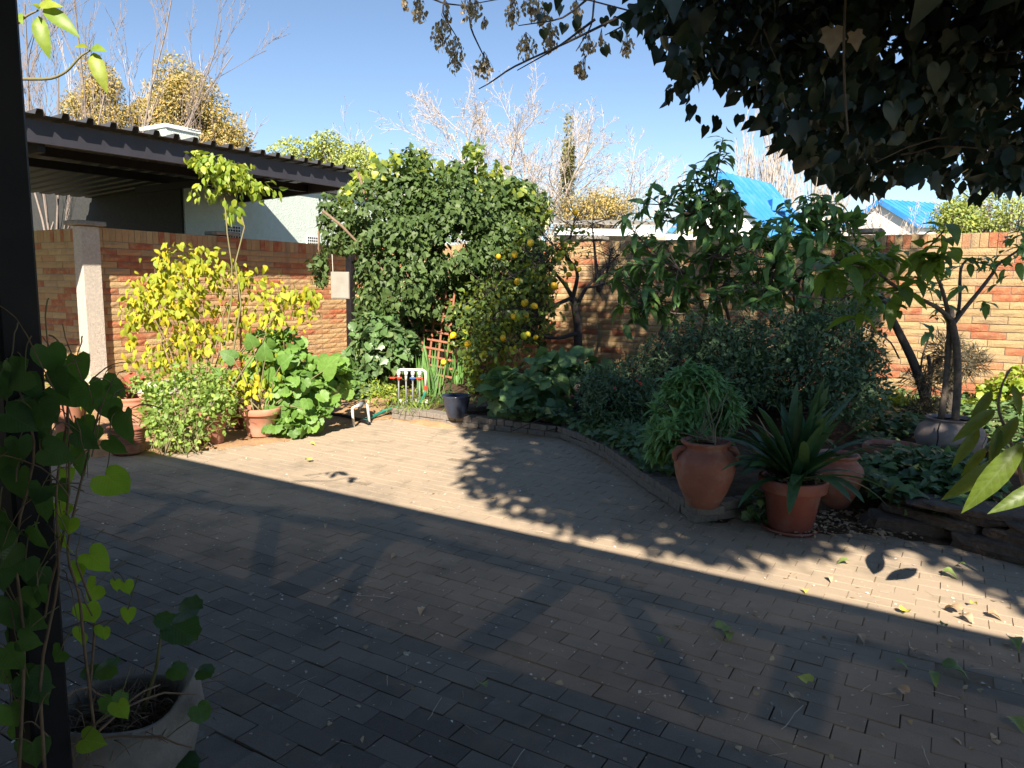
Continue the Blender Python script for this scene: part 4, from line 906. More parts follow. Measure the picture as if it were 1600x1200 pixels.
# --- tall thin stems with umbrella crown
um = plant('papaya_like_shrub', 'lime green tufted crown on two tall thin stems in front of the carport beam', 'shrub', gp(335, 668, .02))
tops = [at(352, 330, 7.9), at(364, 330, 7.9)]; stems(um, [gp(330, 668, .1), gp(345, 668, .1)], [at(350, 300, 7.9), at(368, 305, 7.9)], .011, .007, M['stem'], 'stem', .02, False)
P, Nn = cloud([E_(352, 262, 7.9, 60, 20), E_(345, 288, 7.9, 46, 24), E_(400, 290, 7.9, 34, 22), E_(315, 250, 7.9, 28, 14)], 560, .0, .5, 61, 7, .5, 1.3); ax, no = leafdir(Nn, .9, .5, .6); foliage(um, P, ax, no, .085*(.7+.6*rng.random(len(P))), [T_OVATE, T_OVATE2], L['lime'], 120)
P = onray(14, [(345, 310), (375, 310), (372, 345), (348, 335)], 7.8, 8.0); foliage(um, P, rng.normal(size=(14, 3))*.3+[0, 0, -1], rng.normal(size=(14, 3))*.3+[0, -1, 0], .12, [T_OVATE], L['lime'], 14)
i = rng.integers(0, 600, 26); Pc, _ = cloud([E_(355, 272, 7.9, 62, 30)], 26, .6, 0, 3); stems(um, [at(352+10*rng.random(), 305, 7.9) for _ in range(12)], Pc, .005, .002, M['stem'], 'branches', .05)
# --- arrow leaved plant + mallow group
al = plant('arrow_leaf_plant', 'plant with large heart shaped leaves in the pale terracotta pot', 'potted plant', p9+np.array([0, 0, .26]))
AL = [(505, 580, .30, 60, -.3), (455, 632, .34, -80, .1), (430, 620, .2, 200, 0), (400, 655, .26, 250, .1), (395, 540, .18, 100, 0), (420, 600, .26, 80, 0), (380, 600, .22, 120, 0), (350, 590, .2, 120, 0), (440, 570, .2, 60, 0), (475, 640, .2, -60, 0), (365, 560, .2, 130, 0), (415, 560, .2, 90, 0)]
P = []; ax = []; no = []; sz = []
for (x, y, s_, a, _) in AL: P.append(at(x, y, 7.35+.3*rng.random())); ax.append((math.cos(math.radians(a)), -.2, math.sin(math.radians(a))-.35)); no.append((.1*rng.normal(), -1, .55)); sz.append(s_)
foliage(al, P, ax, no, np.array(sz)*.85, [T_HEART2, T_HEART], L['mallow'], 20, minpx=6)
stems(al, [p9+[rng.normal()*.05, rng.normal()*.05, .26] for _ in P], P, .008, .005, M['stem'])
ma = plant('mallow_plant', 'sprawling green plant with round lobed leaves at the paving edge', 'plant', gp(475, 672, .02))
P, Nn = cloud([E_(480, 600, 7.8, 52, 50), E_(450, 655, 7.5, 48, 22), E_(520, 580, 8.0, 30, 40), E_(430, 560, 7.9, 50, 40), E_(495, 650, 7.6, 25, 18)], 620, .2, .25, 62, 5); ax, no = leafdir(Nn, .35, .6, .5); no += [0, -.5, .6]
foliage(ma, P, ax, no, .115*(.6+.7*rng.random(len(P))), [T_ROUND, T_ROUND2], L['mallow'], 200)
i = rng.integers(0, len(P), 40); stems(ma, [gp(475, 668, .03)+rng.normal(size=3)*[.15, .15, .0] for _ in i], P[i], .006, .003, M['stem'])
# --- herb in front of the brown pot
hb = plant('green_herb', 'bushy light green herb between the ribbed pots and the brown pot', 'plant', gp(285, 706, .02))
P, Nn = cloud([E_(285, 640, 6.9, 52, 50), E_(250, 650, 6.8, 30, 44), E_(330, 640, 7.0, 40, 40), E_(300, 590, 7.1, 50, 26), E_(270, 688, 6.75, 45, 22), E_(345, 620, 7.0, 25, 30)], 1900, .3, .35, 63, 6); ax, no = leafdir(Nn, .1, .6, .5)
foliage(hb, P, ax, no, .062*(.6+.7*rng.random(len(P))), [T_OVATE2, T_OVATE], L['herb'], 200)
i = rng.integers(0, len(P), 50); stems(hb, [gp(285, 703, .03)+rng.normal(size=3)*[.14, .1, .0] for _ in i], P[i], .004, .002, M['stem'])
# --- red leaved plant
rd = plant('red_leaf_plant', 'dark red leaved plant in the orange ribbed pot', 'potted plant', p7+np.array([0, 0, .31]))
c = p7+np.array([0, 0, .36]); n = 34; a = rng.uniform(0, 6.28, n); ax = np.stack([np.cos(a), np.sin(a), rng.uniform(-.2, 1.1, n)], 1)
foliage(rd, c+nrm(ax)*.05+[0, 0, .1], ax, rng.normal(size=(n, 3))*.2+[0, -.2, 1], .19*(.6+.6*rng.random(n)), [T_LANCE2, T_OVATE], L['red'], 34, wid=1.0)
P, Nn = cloud([E_(235, 600, 7.0, 34, 22), E_(245, 625, 6.9, 20, 20)], 260, .3, .2, 64, 6); ax, no = leafdir(Nn, .2, .6, .5); foliage(rd, P, ax, no, .06, [T_OVATE2], L['herb'], 0)
stems(rd, [c]*12, c+nrm(rng.normal(size=(12, 3))+[0, 0, 1])*.16, .006, .003, M['stem'])
# --- strap leaf helper: each leaf its own curved blade
def strap_leaf(p0, d, L_, w, droop, twist=0.0, n=9, fold=.25, pw=3.0):
    d = nrm(np.array(d, float)); side = nrm(np.cross(d, [0, 0, 1])) if abs(d[2]) < .98 else np.array([1.0, 0, 0]); p = np.array(p0, float); V = []; Fc = []; U_ = []
    for i in range(n+1):
        t = i/n; wd = w*(min(1, .55+t*1.6))*(1-t**pw)**.8 + .0006
        u = nrm(np.cross(side, d)); s_ = nrm(side + u*twist*t)
        V += [p-s_*wd/2+u*fold*wd*.5, p, p+s_*wd/2+u*fold*wd*.5]; U_ += [(-.5, t), (0, t), (.5, t)]
        if i: a = (i-1)*3; Fc += [(a, a+1, a+4, a+3), (a+1, a+2, a+5, a+4)]
        d = nrm(d + np.array([0, 0, -1])*droop/n*(.4+1.6*t)); p = p + d*L_/n
    return np.array(V), Fc, U_
def straps(root, specs, mat, name='leaf', **kw):
    for (p0, d, L_, w, dr, tw) in specs:
        V, Fc, U_ = strap_leaf(p0, d, L_, w, dr, tw, **kw); link(name, mesh(name, V, to_tris(Fc), mat, True, U_), root)
# big strap plant in the red pot
sp = plant('strap_leaf_plant', 'large dark green strap leaved lily in the red brown pot', 'potted plant', p3+np.array([0, 0, .35]))
c = p3+np.array([0, 0, .35]); spec = []
for k_ in range(80):
    a = rng.uniform(0, 6.283); e = rng.uniform(.35, 1.4); L_ = rng.uniform(.40, .70); crown = c + np.array([.07*math.cos(k_*2.1), .07*math.sin(k_*2.1), 0])
    spec.append((crown, (math.cos(a)*math.cos(e), math.sin(a)*math.cos(e), math.sin(e)), L_, rng.uniform(.06, .085), rng.uniform(.4, 1.2)*(1.35-e*.6), rng.normal()*.3))
for (dx, dz, L_, dr) in ((-1, .75, .62, 1.0), (-.8, .55, .6, 1.5), (1, .5, .66, 1.2), (1, .9, .7, .9), (.25, 1.6, .72, .3), (.6, 1.1, .78, .5), (-.1, 1.5, .6, .6), (.9, .35, .7, 1.4), (-.9, .3, .55, 1.2)):
    spec.append((c, (dx, rng.uniform(-.5, .2), dz), L_, .058, dr, .1))
straps(sp, spec, L['strap'], pw=4.5, fold=.18)
c = p3+np.array([0, 0, .36]); P = c+np.stack([rng.normal(size=120)*.09, rng.normal(size=120)*.09, rng.random(120)*.02], 1); foliage(sp, P, rng.normal(size=(120, 3))*[1, 1, .2], rng.normal(size=(120, 3))*.4+[0, 0, 1], .05, [T_DIA], L['straw'], 0, rest='dead_leaves')
# dry strap leaves by the bowl
sp2 = plant('strap_leaf_plant', 'second strap leaved plant in shade behind the terracotta bowl pot', 'plant', gp(1330, 735, .12))
c = gp(1330, 735, .12); spec = [(c, (math.cos(a), math.sin(a)-.3, rng.uniform(.3, 1.4)), rng.uniform(.35, .62), .035, rng.uniform(.8, 1.8), 0) for a in rng.uniform(0, 6.28, 26)]
straps(sp2, spec, L['strap'])
# iris clumps
for (px, py, n, hh, lab, spd) in ((672, 618, 24, .75, 'iris clump with upright green blades right of the white pipes', .16), (722, 600, 22, .85, 'iris clump with tall dark blades behind the blue pot', .2)):
    c = gp(px, py, .12); ir = plant('iris_clump', lab, 'plant', c)
    spec = [(c+[rng.normal()*.12, rng.normal()*.1, 0], (rng.normal()*spd, rng.normal()*spd, 1), hh*rng.uniform(.6, 1.1), rng.uniform(.022, .04), rng.uniform(0, .25), rng.normal()*.5) for _ in range(n)]
    straps(ir, spec, L['iris'], n=6)
# spider plant, left
c = np.array(gp(112, 690, .02))+[0, 0, .46]; spd_ = plant('spider_plant', 'spider plant with arching pale blades in front of the shaded wall', 'potted plant', c)
spec = [(c, (math.cos(a), math.sin(a), rng.uniform(.3, 1.5)), rng.uniform(.35, .7), rng.uniform(.02, .03), rng.uniform(1.2, 2.6), 0) for a in rng.uniform(0, 6.28, 46)]
straps(spd_, spec, L['lime'], n=8)
# grass tufts round pipes and blue pot
for (px, py, n, hh, lab, mt) in ((640, 640, 90, .22, 'tuft of fine grass round the feet of the white pipes', 'herb'), (700, 628, 110, .28, 'tuft of thin dark grass behind the blue pot', 'iris'), (600, 612, 60, .2, 'patch of weeds behind the green stake', 'herb')):
    c = gp(px, py, .12); gr = plant('grass_tuft', lab, 'grass tuft', c); V = []; Fc = []
    for _ in range(n):
        a = rng.uniform(0, 6.28); v_, f_, u_ = strap_leaf(c+[rng.normal()*.2, rng.normal()*.12, -.02], (math.cos(a)*.7, math.sin(a)*.7, 1), hh*rng.uniform(.6, 1.3), .008, rng.uniform(.5, 2), 0, 4); Fc += [tuple(i+len(V)*1 for i in f) for f in f_]; V += list(v_)
    link('blades', mesh('blades', V, to_tris(Fc), L[mt], True), gr, 'stuff')
# --- weeds on the bed left
wd = plant('weed_patch', 'mixed yellow green weeds between the ivy foot and the white pipes', 'plant', gp(610, 630, .1))
P, Nn = cloud([E_(600, 610, 9.3, 36, 20), E_(640, 618, 9.1, 34, 16), E_(665, 640, 8.8, 20, 14)], 700, .2, .3, 65, 6); ax, no = leafdir(Nn, 0, .7, .4); foliage(wd, P, ax, no, .05*(.6+.8*rng.random(len(P))), [T_OVATE2, T_LANCE2], L['lime'], 0)

# --- ivy hedge over the corner
iv = plant('ivy_hedge', 'tall dense ivy covered hedge in the corner behind the white pipes', 'hedge', gp(690, 600, .1))
ells = [E_(640, 420, 11.2, 100, 110), E_(700, 380, 11.3, 100, 105), E_(780, 400, 11.4, 75, 100), E_(600, 340, 11.2, 58, 62), E_(640, 305, 11.3, 45, 42), E_(715, 320, 11.4, 60, 50), E_(800, 340, 11.5, 55, 50), E_(600, 540, 10.6, 55, 60), E_(565, 570, 10.3, 30, 45), E_(530, 350, 11.5, 30, 50), E_(515, 420, 11.8, 32, 30), E_(680, 480, 11.3, 90, 50), E_(570, 430, 11.2, 40, 80), E_(820, 460, 11.4, 45, 80), E_(760, 480, 11.5, 60, 60), E_(640, 262, 11.3, 26, 24), E_(720, 280, 11.4, 24, 26), E_(790, 300, 11.4, 34, 26)]
ells += [E_(715, 385, 11.6, 70, 60), E_(660, 500, 11.5, 60, 40)]
P, Nn = cloud(ells, 27000, .5, .32, 66, 3.6, .66, .9)
pp_ = proj(P); kk = ~((pp_[:, 0] > 655) & (pp_[:, 0] < 684) & (pp_[:, 1] > 470) & (pp_[:, 1] < 600) & (rng.random(len(P)) < .45))
kk &= ~((pp_[:, 0] > 512) & (pp_[:, 0] < 557) & (pp_[:, 1] > 395) & (pp_[:, 1] < 560)) & ~((pp_[:, 0] < 520) & (pp_[:, 1] > 470)); P = P[kk]; Nn = Nn[kk]
ax, no = leafdir(Nn, .6, .5, .45); no += Nn*.8
foliage(iv, P, ax, no, .095*(.5+.7*rng.random(len(P))), [T_IVY, T_IVY2, T_OVATE], L['ivy'], 280, minpx=8)
P, Nn = cloud([E_(600, 545, 10.3, 52, 52), E_(560, 600, 10.1, 28, 36), E_(640, 560, 10.5, 25, 30)], 1500, .6, .2, 67, 4); ax, no = leafdir(Nn, .5, .5, .5); foliage(iv, P, ax, no, .12*(.5+.7*rng.random(len(P))), [T_IVY, T_ROUND, T_IVY2], L['ivyg'], 0, rest='large_leaves')
A = []; B = []
for (x0, y0, x1, y1, Y) in ((505, 330, 645, 510, 10.6), (560, 270, 600, 420, 11), (640, 590, 625, 480, 10.8), (655, 590, 650, 440, 10.9), (648, 560, 600, 440, 10.7), (505, 330, 500, 400, 11.4), (700, 590, 730, 400, 11.2), (735, 560, 700, 420, 11.2)): A.append(at(x0, y0, Y)); B.append(at(x1, y1, Y))
stems(iv, A, B, .022, .012, M['vine'], 'branch', .02, False)
# upright leafy shoots out of the top
P = []
for (x, y0, y1) in ((600, 300, 255), (640, 280, 238), (668, 290, 235), (700, 290, 262), (738, 300, 238), (760, 310, 262), (795, 310, 280), (810, 310, 285), (575, 310, 268), (685, 300, 250), (730, 260, 225), (590, 285, 240), (615, 290, 236), (655, 280, 232), (745, 275, 228), (775, 300, 250), (825, 330, 295), (845, 350, 318), (560, 300, 262), (540, 330, 290)):
    for t in np.linspace(0, 1, 46): P.append(at(x+rng.normal()*(10-6*t), y0+(y1-y0)*t+rng.normal()*3, 11.3+rng.normal()*.15))
P = np.array(P); foliage(iv, P, rng.normal(size=P.shape)*.6+[0, 0, -.3], rng.normal(size=P.shape)*.5+[0, -.6, .5], .12*(.6+.6*rng.random(len(P))), [T_OVATE, T_IVY2], L['lemon'], 0, rest='shoots')

# --- lemon tree
lt = plant('lemon_tree', 'lemon tree with yellow fruit leaning left over the bed', 'tree', gp(905, 604, .12))
base = gp(905, 604, .12); YT = base[1]
bk = M['bark_dark']
def bline(pts, r0, r1, name='branch', root=lt, mat=None, k=8):
    P_ = np.array([at(*p) for p in pts]); t = np.linspace(0, 1, len(P_)); tt = np.linspace(0, 1, len(P_)*3); Q = np.stack([np.interp(tt, t, P_[:, i]) for i in range(3)], 1)
    Q[1:-1] = (Q[:-2]+Q[1:-1]*2+Q[2:])/4; b = MB(); b.tube(Q, np.linspace(r0, r1, len(Q)), k); b.build(name, mat or bk, root, True); return Q
bline([(908, 610, YT), (903, 560, YT), (903, 500, YT), (895, 465, YT)], .075, .055, 'trunk')
segs_px = [[(895, 465, YT), (880, 440, YT-.2), (850, 410, YT-.4), (820, 390, YT-.5)], [(895, 465, YT), (870, 475, YT-.3), (840, 490, YT-.5), (800, 480, YT-.7), (770, 500, YT-.8)], [(900, 480, YT), (915, 450, YT), (935, 430, YT+.1), (965, 400, YT+.2)],
 [(935, 455, YT), (930, 400, YT), (925, 350, YT)], [(895, 465, YT), (905, 425, YT-.1), (880, 395, YT-.2), (850, 370, YT-.3)], [(903, 520, YT), (870, 530, YT-.3), (830, 520, YT-.5), (790, 545, YT-.7)], [(915, 450, YT), (960, 440, YT-.2), (1000, 430, YT-.3)], [(935, 455, YT), (948, 430, YT+.2), (955, 390, YT+.3)], [(850, 410, YT-.4), (800, 430, YT-.6), (760, 460, YT-.7)], [(840, 490, YT-.5), (800, 530, YT-.8), (750, 560, YT-.9)], [(880, 395, YT-.2), (895, 360, YT-.1), (898, 338, YT-.1)]]
tipsP = []
for sg in segs_px:
    Q = bline(sg, .034 if sg[0][0] in (895, 900, 935, 903) else .018, .008)
    for q in Q[len(Q)//2:]: tipsP.append(q)
tipsP = np.array(tipsP); n = 420; i = rng.integers(0, len(tipsP), n); d = nrm(rng.normal(size=(n, 3))+[.1, -.2, .2])*rng.uniform(.15, .55, (n, 1)); sticks(lt, tipsP[i], tipsP[i]+d, .005, .002, bk, 'twigs', 4)
P, Nn = cloud([E_(800, 480, YT-.6, 85, 60), E_(770, 540, YT-.8, 60, 50), E_(830, 420, YT-.4, 60, 48), E_(880, 385, YT-.2, 45, 35), E_(730, 545, YT-.9, 35, 40), E_(760, 590, YT-.9, 38, 26), E_(815, 360, YT-.3, 30, 25)], 2000, .1, .3, 68, 4); ax, no = leafdir(Nn, .5, .7, .4)
foliage(lt, P, ax, no, .10*(.6+.6*rng.random(len(P))), [T_OVATE, T_OVATE2], L['lemon'], 260)
lm = MB(); pf = [(0, -.5), (.2, -.47), (.38, -.3), (.45, -.05), (.42, .2), (.28, .4), (.12, .5), (.07, .58), (0, .6)]; lm.lathe([(r*.095, z*.095) for r, z in pf], (0, 0, 0), 12); lme = mesh('lemon', np.concatenate(lm.v), lm.f, M['lemon'], True)
for (x, y) in ((779, 401), (804, 397), (829, 379), (808, 440), (880, 395), (875, 403), (893, 418), (905, 421), (889, 429), (866, 447), (899, 331), (803, 495), (811, 495), (822, 491), (819, 525), (825, 522), (837, 527), (786, 528), (708, 524), (731, 537), (757, 553), (846, 558), (739, 610), (772, 585), (693, 566), (820, 473), (835, 478)):
    o = bpy.data.objects.new('lemon', lme); COL.objects.link(o); o.parent = lt; q = at(x, y, YT-1.25+rng.random()*.15 if x < 870 else YT-.6)
    o.location = q-np.array(lt.location); o.rotation_euler = (rng.normal()*.5+math.pi, rng.normal()*.5, rng.random()*6); sc = .75+.4*rng.random(); o.scale = (sc, sc, sc)
# --- hollyhock-like large leaves under the lemon
hk = plant('hollyhock', 'clump of very large round leaves under the lemon tree', 'plant', gp(830, 640, .12))
P, Nn = cloud([E_(830, 600, 8.3, 55, 40), E_(800, 615, 8.1, 45, 36), E_(870, 580, 8.5, 48, 26), E_(780, 600, 8.2, 25, 36), E_(850, 640, 8.0, 40, 24), E_(905, 570, 8.7, 40, 20)], 330, .4, .15, 69, 4); ax, no = leafdir(Nn, .4, .5, .6); no += [0, -.5, .6]
foliage(hk, P, ax, no, .19*(.45+.75*rng.random(len(P))), [T_ROUND, T_ROUND2, T_IVY], L['hollyhock'], 240)
i = rng.integers(0, len(P), 40); stems(hk, [gp(830, 645, .12)+rng.normal(size=3)*[.2, .12, 0] for _ in i], P[i], .007, .004, M['stem'])
c = gp(905, 655, .12); sk = thing('stump', 'sawn dark stump with a pink flower in front, in the bed', 'tree stump', tuple(c)); b = MB(); b.tube([(0, 0, -.05), (0, 0, .2), (.01, 0, .42)], [.075, .06, .062], 10); b.build('wood', M['bark_dark'], sk, True, world=False)
c = at(903, 606, 7.9); fl = thing('flower', 'single pale pink flower in front of the dark stump', 'flower', tuple(c))
foliage(fl, [c]*7, [(math.cos(a), -.3, math.sin(a)) for a in np.linspace(0, 6.28, 8)[:7]], [(0, -1, 0.1)]*7, .045, [T_ROUND2], leafmat('pink_petal', [(.75, .42, .32), (.8, .5, .4)], .2), 7, name='petal', minpx=1)
b = MB(); b.tube([c, c+np.array([.02, .1, -.45])], .003, 4); b.build('stem', M['stem'], fl)

# --- long leaved trees: whorls of leaves at the branch tips
def whorls(root, tips, dirs, mat, size=.24, n=8, indiv=300, droop=.55, name='leaf', tp=(T_BIG, T_BIG2)):
    P = []; ax = []; no = []; sz = []
    for t, d in zip(tips, dirs):
        d = nrm(np.array(d)); m_ = n + rng.integers(-2, 3)
        for k_ in range(m_):
            a = 2.4*k_ + rng.normal()*.3; o = nrm(np.cross(d, [math.cos(a), math.sin(a), .3])); e = rng.uniform(.1, .9)
            v = nrm(o*math.cos(e)+d*math.sin(e)); P.append(t - d*.12*size/.24*rng.random()); ax.append(v + [0, 0, -droop*rng.random()]); no.append(d*.6+np.array([0, 0, .8])+rng.normal(size=3)*.15); sz.append(size*(.5+.6*rng.random()))
    foliage(root, P, ax, no, np.array(sz), list(tp), mat, indiv, name)
def branchy(root, base, forks, tips, r0, r1, mat, rt=.006):
    base = np.array(base); F_ = [np.array(f) for f in forks]
    for f in F_:
        b = MB(); b.tube(curve(base, f, .07, 9, .03), np.linspace(r0, r1, 9), 8); b.build('limb', mat, root, True)
    b = MB(); D = []
    for t in tips:
        dd = [np.linalg.norm(t-f) for f in F_]; f = F_[int(np.argmin(dd))]; c_ = curve(f, t, .10, 7, -.06); D.append(c_[-1]-c_[-2]); b.tube(c_, np.linspace(r1*.6, rt, 7), 5, False)
    b.build('branches', mat, root, True, 'stuff'); return D
def tips_in(n, ell, seed):
    P, Nn = cloud(ell, n*3, .35, .1, seed, 2); out = [P[0]]
    for p in P[1:]:
        if min(np.linalg.norm(p-q) for q in out) > .16 and len(out) < n: out.append(p)
    return out
A1 = plant('long_leaf_tree', 'leafy tree with drooping long leaves in front of the blue roofed house', 'tree', gp(1120, 596, .12)); base = gp(1120, 596, .12)
tp = tips_in(115, [E_(1060, 330, 8.6, 60, 38), E_(1010, 350, 8.6, 40, 26), E_(1110, 320, 8.6, 48, 48), E_(1080, 400, 8.7, 90, 45), E_(1145, 370, 8.7, 50, 50), E_(1130, 440, 8.8, 60, 30), E_(1080, 290, 8.6, 28, 24), E_(1120, 245, 8.6, 16, 22), E_(1040, 450, 8.7, 50, 24), E_(990, 420, 8.9, 40, 50), E_(1000, 480, 8.9, 50, 34), E_(1090, 470, 8.8, 60, 30)], 70) + [at(1130, 215, 8.6), at(1122, 238, 8.6), at(1108, 268, 8.6), at(975, 335, 8.5), at(990, 360, 8.5), at(1030, 300, 8.5), at(1060, 285, 8.5), at(1085, 262, 8.5), at(1140, 300, 8.5), at(1000, 318, 8.5), at(1155, 335, 8.5), at(1110, 300, 8.5)]
D = branchy(A1, base, [at(1115, 400, 8.7), at(1060, 420, 8.6), at(1140, 440, 8.8), at(1100, 330, 8.6), at(1020, 470, 8.7)], tp, .04, .016, M['bark']); whorls(A1, tp, [d+np.array([0, 0, .02]) for d in D], L['loquat'], .21, 9, 290, .5)
A2 = plant('long_leaf_tree', 'second leafy tree with long leaves, right of the steep blue roof', 'tree', gp(1270, 600, .12)); base = gp(1265, 600, .12)
tp = tips_in(92, [E_(1235, 370, 8.2, 55, 45), E_(1200, 410, 8.2, 55, 40), E_(1270, 320, 8.2, 38, 26), E_(1310, 370, 8.2, 45, 40), E_(1300, 430, 8.1, 50, 34), E_(1240, 460, 8.0, 40, 24), E_(1180, 450, 8.2, 40, 34), E_(1320, 480, 8.0, 50, 34), E_(1360, 410, 8.2, 40, 40)], 71) + [at(1258, 305, 8.2), at(1335, 345, 8.2), at(1285, 310, 8.2)]
D = branchy(A2, base, [at(1255, 430, 8.2), at(1225, 400, 8.2), at(1290, 420, 8.2), at(1265, 360, 8.2)], tp, .035, .014, M['bark']); whorls(A2, tp, D, L['loquat'], .21, 9, 290, .5)
# --- dark shrubs
for (lab, base_, ells, n, mt, sz, tps) in (
  ('dark narrow leaved shrub between the lemon tree and the jar plant', (960, 655), [E_(985, 600, 7.6, 60, 45), E_(950, 630, 7.4, 50, 45), E_(1010, 640, 7.1, 45, 45), E_(1050, 560, 7.8, 60, 36), E_(990, 680, 6.8, 45, 30), E_(930, 600, 7.9, 35, 25)], 8500, 'dark', .062, [T_LANCE2, T_LANCE]),
  ('dark twiggy shrub filling the bed below the long leaved trees', (1200, 640), [E_(1120, 540, 7.6, 75, 45), E_(1210, 520, 7.6, 80, 55), E_(1300, 540, 7.5, 75, 65), E_(1240, 590, 7.2, 90, 50), E_(1350, 580, 7.4, 35, 50), E_(1160, 590, 7.2, 50, 50), E_(1320, 620, 7.0, 60, 40)], 11000, 'dark', .058, [T_LANCE2, T_OVATE])):
    sh = plant('dark_shrub', lab, 'shrub', gp(*base_, .12)); P, Nn = cloud(ells, n, .45, .3, int(n), 3.5); ax, no = leafdir(Nn, .1, .7, .4)
    foliage(sh, P, ax, no, sz*(.6+.8*rng.random(len(P))), tps, L[mt], 0)
    i = rng.integers(0, len(P), 260); c = gp(*base_, .12); mid = c*.35+P[i]*.65; sticks(sh, np.concatenate([np.tile(c, (260, 1))+rng.normal(size=(260, 3))*[.5, .3, .05], mid]), np.concatenate([mid, P[i]]), .006, .003, M['bark_dark'], 'branches', 4)
rb_ = plant('berry_sprig', 'few tiny red berries on the shrub left of the jar plant', 'berries', at(998, 597, 7.05)); b = MB()
for (x, y) in ((995, 594), (1000, 598), (1002, 600), (961, 606)): b.lathe([(0, -.012), (.01, -.006), (.012, 0), (.01, .006), (0, .012)], at(x, y, 7.0), 8)
b.build('berries', M['redv'], rb_, True, 'stuff')
# --- sage in the jar
sg = plant('sage_bush', 'bushy fresh green plant with narrow leaves spilling from the terracotta jar', 'potted plant', p1+np.array([0, 0, .44]))
ells = [E_(1080, 610, 5.3, 48, 36), E_(1050, 640, 5.25, 40, 36), E_(1110, 625, 5.35, 40, 38), E_(1040, 675, 5.2, 34, 32), E_(1085, 590, 5.35, 32, 22), E_(1075, 660, 5.2, 30, 30), E_(1025, 690, 5.2, 22, 22), E_(1135, 640, 5.4, 26, 26), E_(1070, 680, 5.05, 26, 20), E_(1115, 672, 5.3, 24, 20), E_(1045, 665, 5.05, 26, 26)]
tp, Nn = cloud(ells, 430, .6, .15, 72, 5); c = p1+np.array([0, 0, .46]); whorls(sg, tp, Nn*.6+[0, -.1, .7], L['sage'], .115, 12, 290, .3, tp=(T_LANCE2, T_LANCE))
i = rng.integers(0, len(tp), 14); stems(sg, [c+rng.normal(size=3)*[.05, .05, 0] for _ in i], tp[i], .005, .003, M['stem'])
# --- ground ivy
gi = plant('ground_ivy', 'dark ivy ground cover along the kerb and round the pots', 'ground cover', gp(1000, 720, .12)); gi['category'] = 'ground cover'
def ground_pts(polypx, n, z0, z1, h=.12):
    pg = [gp(x, y, z0)[:2] for x, y in polypx]; p = np.array(pg); lo, hi = p.min(0), p.max(0); out = []
    while len(out) < n: q = rng.uniform(lo, hi, (n*2, 2)); out += list(q[poly_in(q, pg)])
    q = np.array(out[:n]); z = z0 + (z1-z0)*rng.random(n) + h*np.abs(np.sin(q[:, 0]*3.1+1)*np.sin(q[:, 1]*2.7)); return np.column_stack([q, z])
def ground_cover(root, polypx, n, size, mat, tps, z0=.12, z1=.22, h=.1, indiv=0):
    P = ground_pts(polypx, n, z0, z1, h); ax = rng.normal(size=(n, 3))*[1, 1, .25]+[0, -.5, -.1]; no = rng.normal(size=(n, 3))*.35+[0, -.15, 1]
    foliage(root, P, ax, no, size*(.55+.8*rng.random(n)), tps, L[mat], indiv)
ground_cover(gi, [(790, 668), (885, 672), (950, 705), (1015, 752), (1062, 775), (1085, 740), (1010, 680), (930, 640), (830, 640)], 3600, .07, 'ivyg', [T_IVY, T_IVY2], .10, .22, .14)
gi2 = plant('ground_ivy', 'mound of dark ivy above the rock wall, below the round grey pot', 'ground cover', gp(1430, 780, .2))
ground_cover(gi2, [(1340, 735), (1500, 722), (1560, 760), (1560, 800), (1480, 812), (1400, 795), (1330, 770)], 2300, .085, 'ivyg', [T_IVY, T_IVY2], .14, .28, .16, 250)
gi3 = plant('ground_ivy', 'sunlit ivy ground cover in front of the right wall, behind the round pot', 'ground cover', gp(1500, 650, .12))
ground_cover(gi3, [(1330, 640), (1400, 628), (1600, 636), (1900, 650), (1900, 760), (1560, 730), (1440, 690), (1340, 700)], 5200, .085, 'ivyg', [T_IVY, T_IVY2], .1, .2, .12)
P = onray(420, [(1370, 640), (1410, 600), (1430, 625), (1440, 650)], 8.6, 9.2); 
w2 = plant('weed_patch', 'sunlit weeds climbing the right wall behind the round pot', 'plant', gp(1560, 640, .12)); P, Nn = cloud([E_(1560, 620, 9.3, 34, 28), E_(1590, 600, 9.2, 30, 30), E_(1400, 630, 9.0, 36, 14), E_(1510, 640, 9.2, 60, 12)], 900, .3, .3, 73, 5); ax, no = leafdir(Nn, 0, .7, .4); foliage(w2, P, ax, no, .08*(.5+.8*rng.random(len(P))), [T_ROUND, T_OVATE2], L['lime'], 0)
wl_ = plant('ivy_sprig', 'ivy sprig hanging on the ground beside the red brown pot', 'plant', gp(1185, 800, .1)); P, Nn = cloud([E_(1183, 790, 4.85, 22, 28)], 60, .2, .1, 74); ax, no = leafdir(Nn, .4, .5, .5); foliage(wl_, P, ax, no, .06, [T_IVY], L['ivyg'], 60)

# --- small tree in the round grey pot, with air plants
rt = plant('pot_tree', 'small tree with thick bare branches and big leaves in the round grey pot', 'tree', p5+np.array([0, 0, .34])); Yp = p5[1]
def bl2(pts, r0, r1, nm='limb', root=rt, mat='bark'): return bline(pts, r0, r1, nm, root, M[mat])
bl2([(1492, 662, Yp), (1497, 600, Yp), (1495, 540, Yp), (1487, 500, Yp)], .034, .030, 'trunk')
bl2([(1470, 655, Yp+.05), (1478, 600, Yp+.05), (1484, 520, Yp+.05), (1480, 480, Yp), (1470, 445, Yp-.1), (1462, 430, Yp-.15)], .03, .012)
bl2([(1487, 500, Yp), (1465, 480, Yp-.2), (1440, 468, Yp-.4), (1405, 452, Yp-.6), (1370, 425, Yp-.8)], .022, .010)
bl2([(1490, 505, Yp), (1505, 485, Yp), (1530, 455, Yp), (1553, 425, Yp), (1556, 415, Yp), (1600, 385, Yp)], .022, .010)
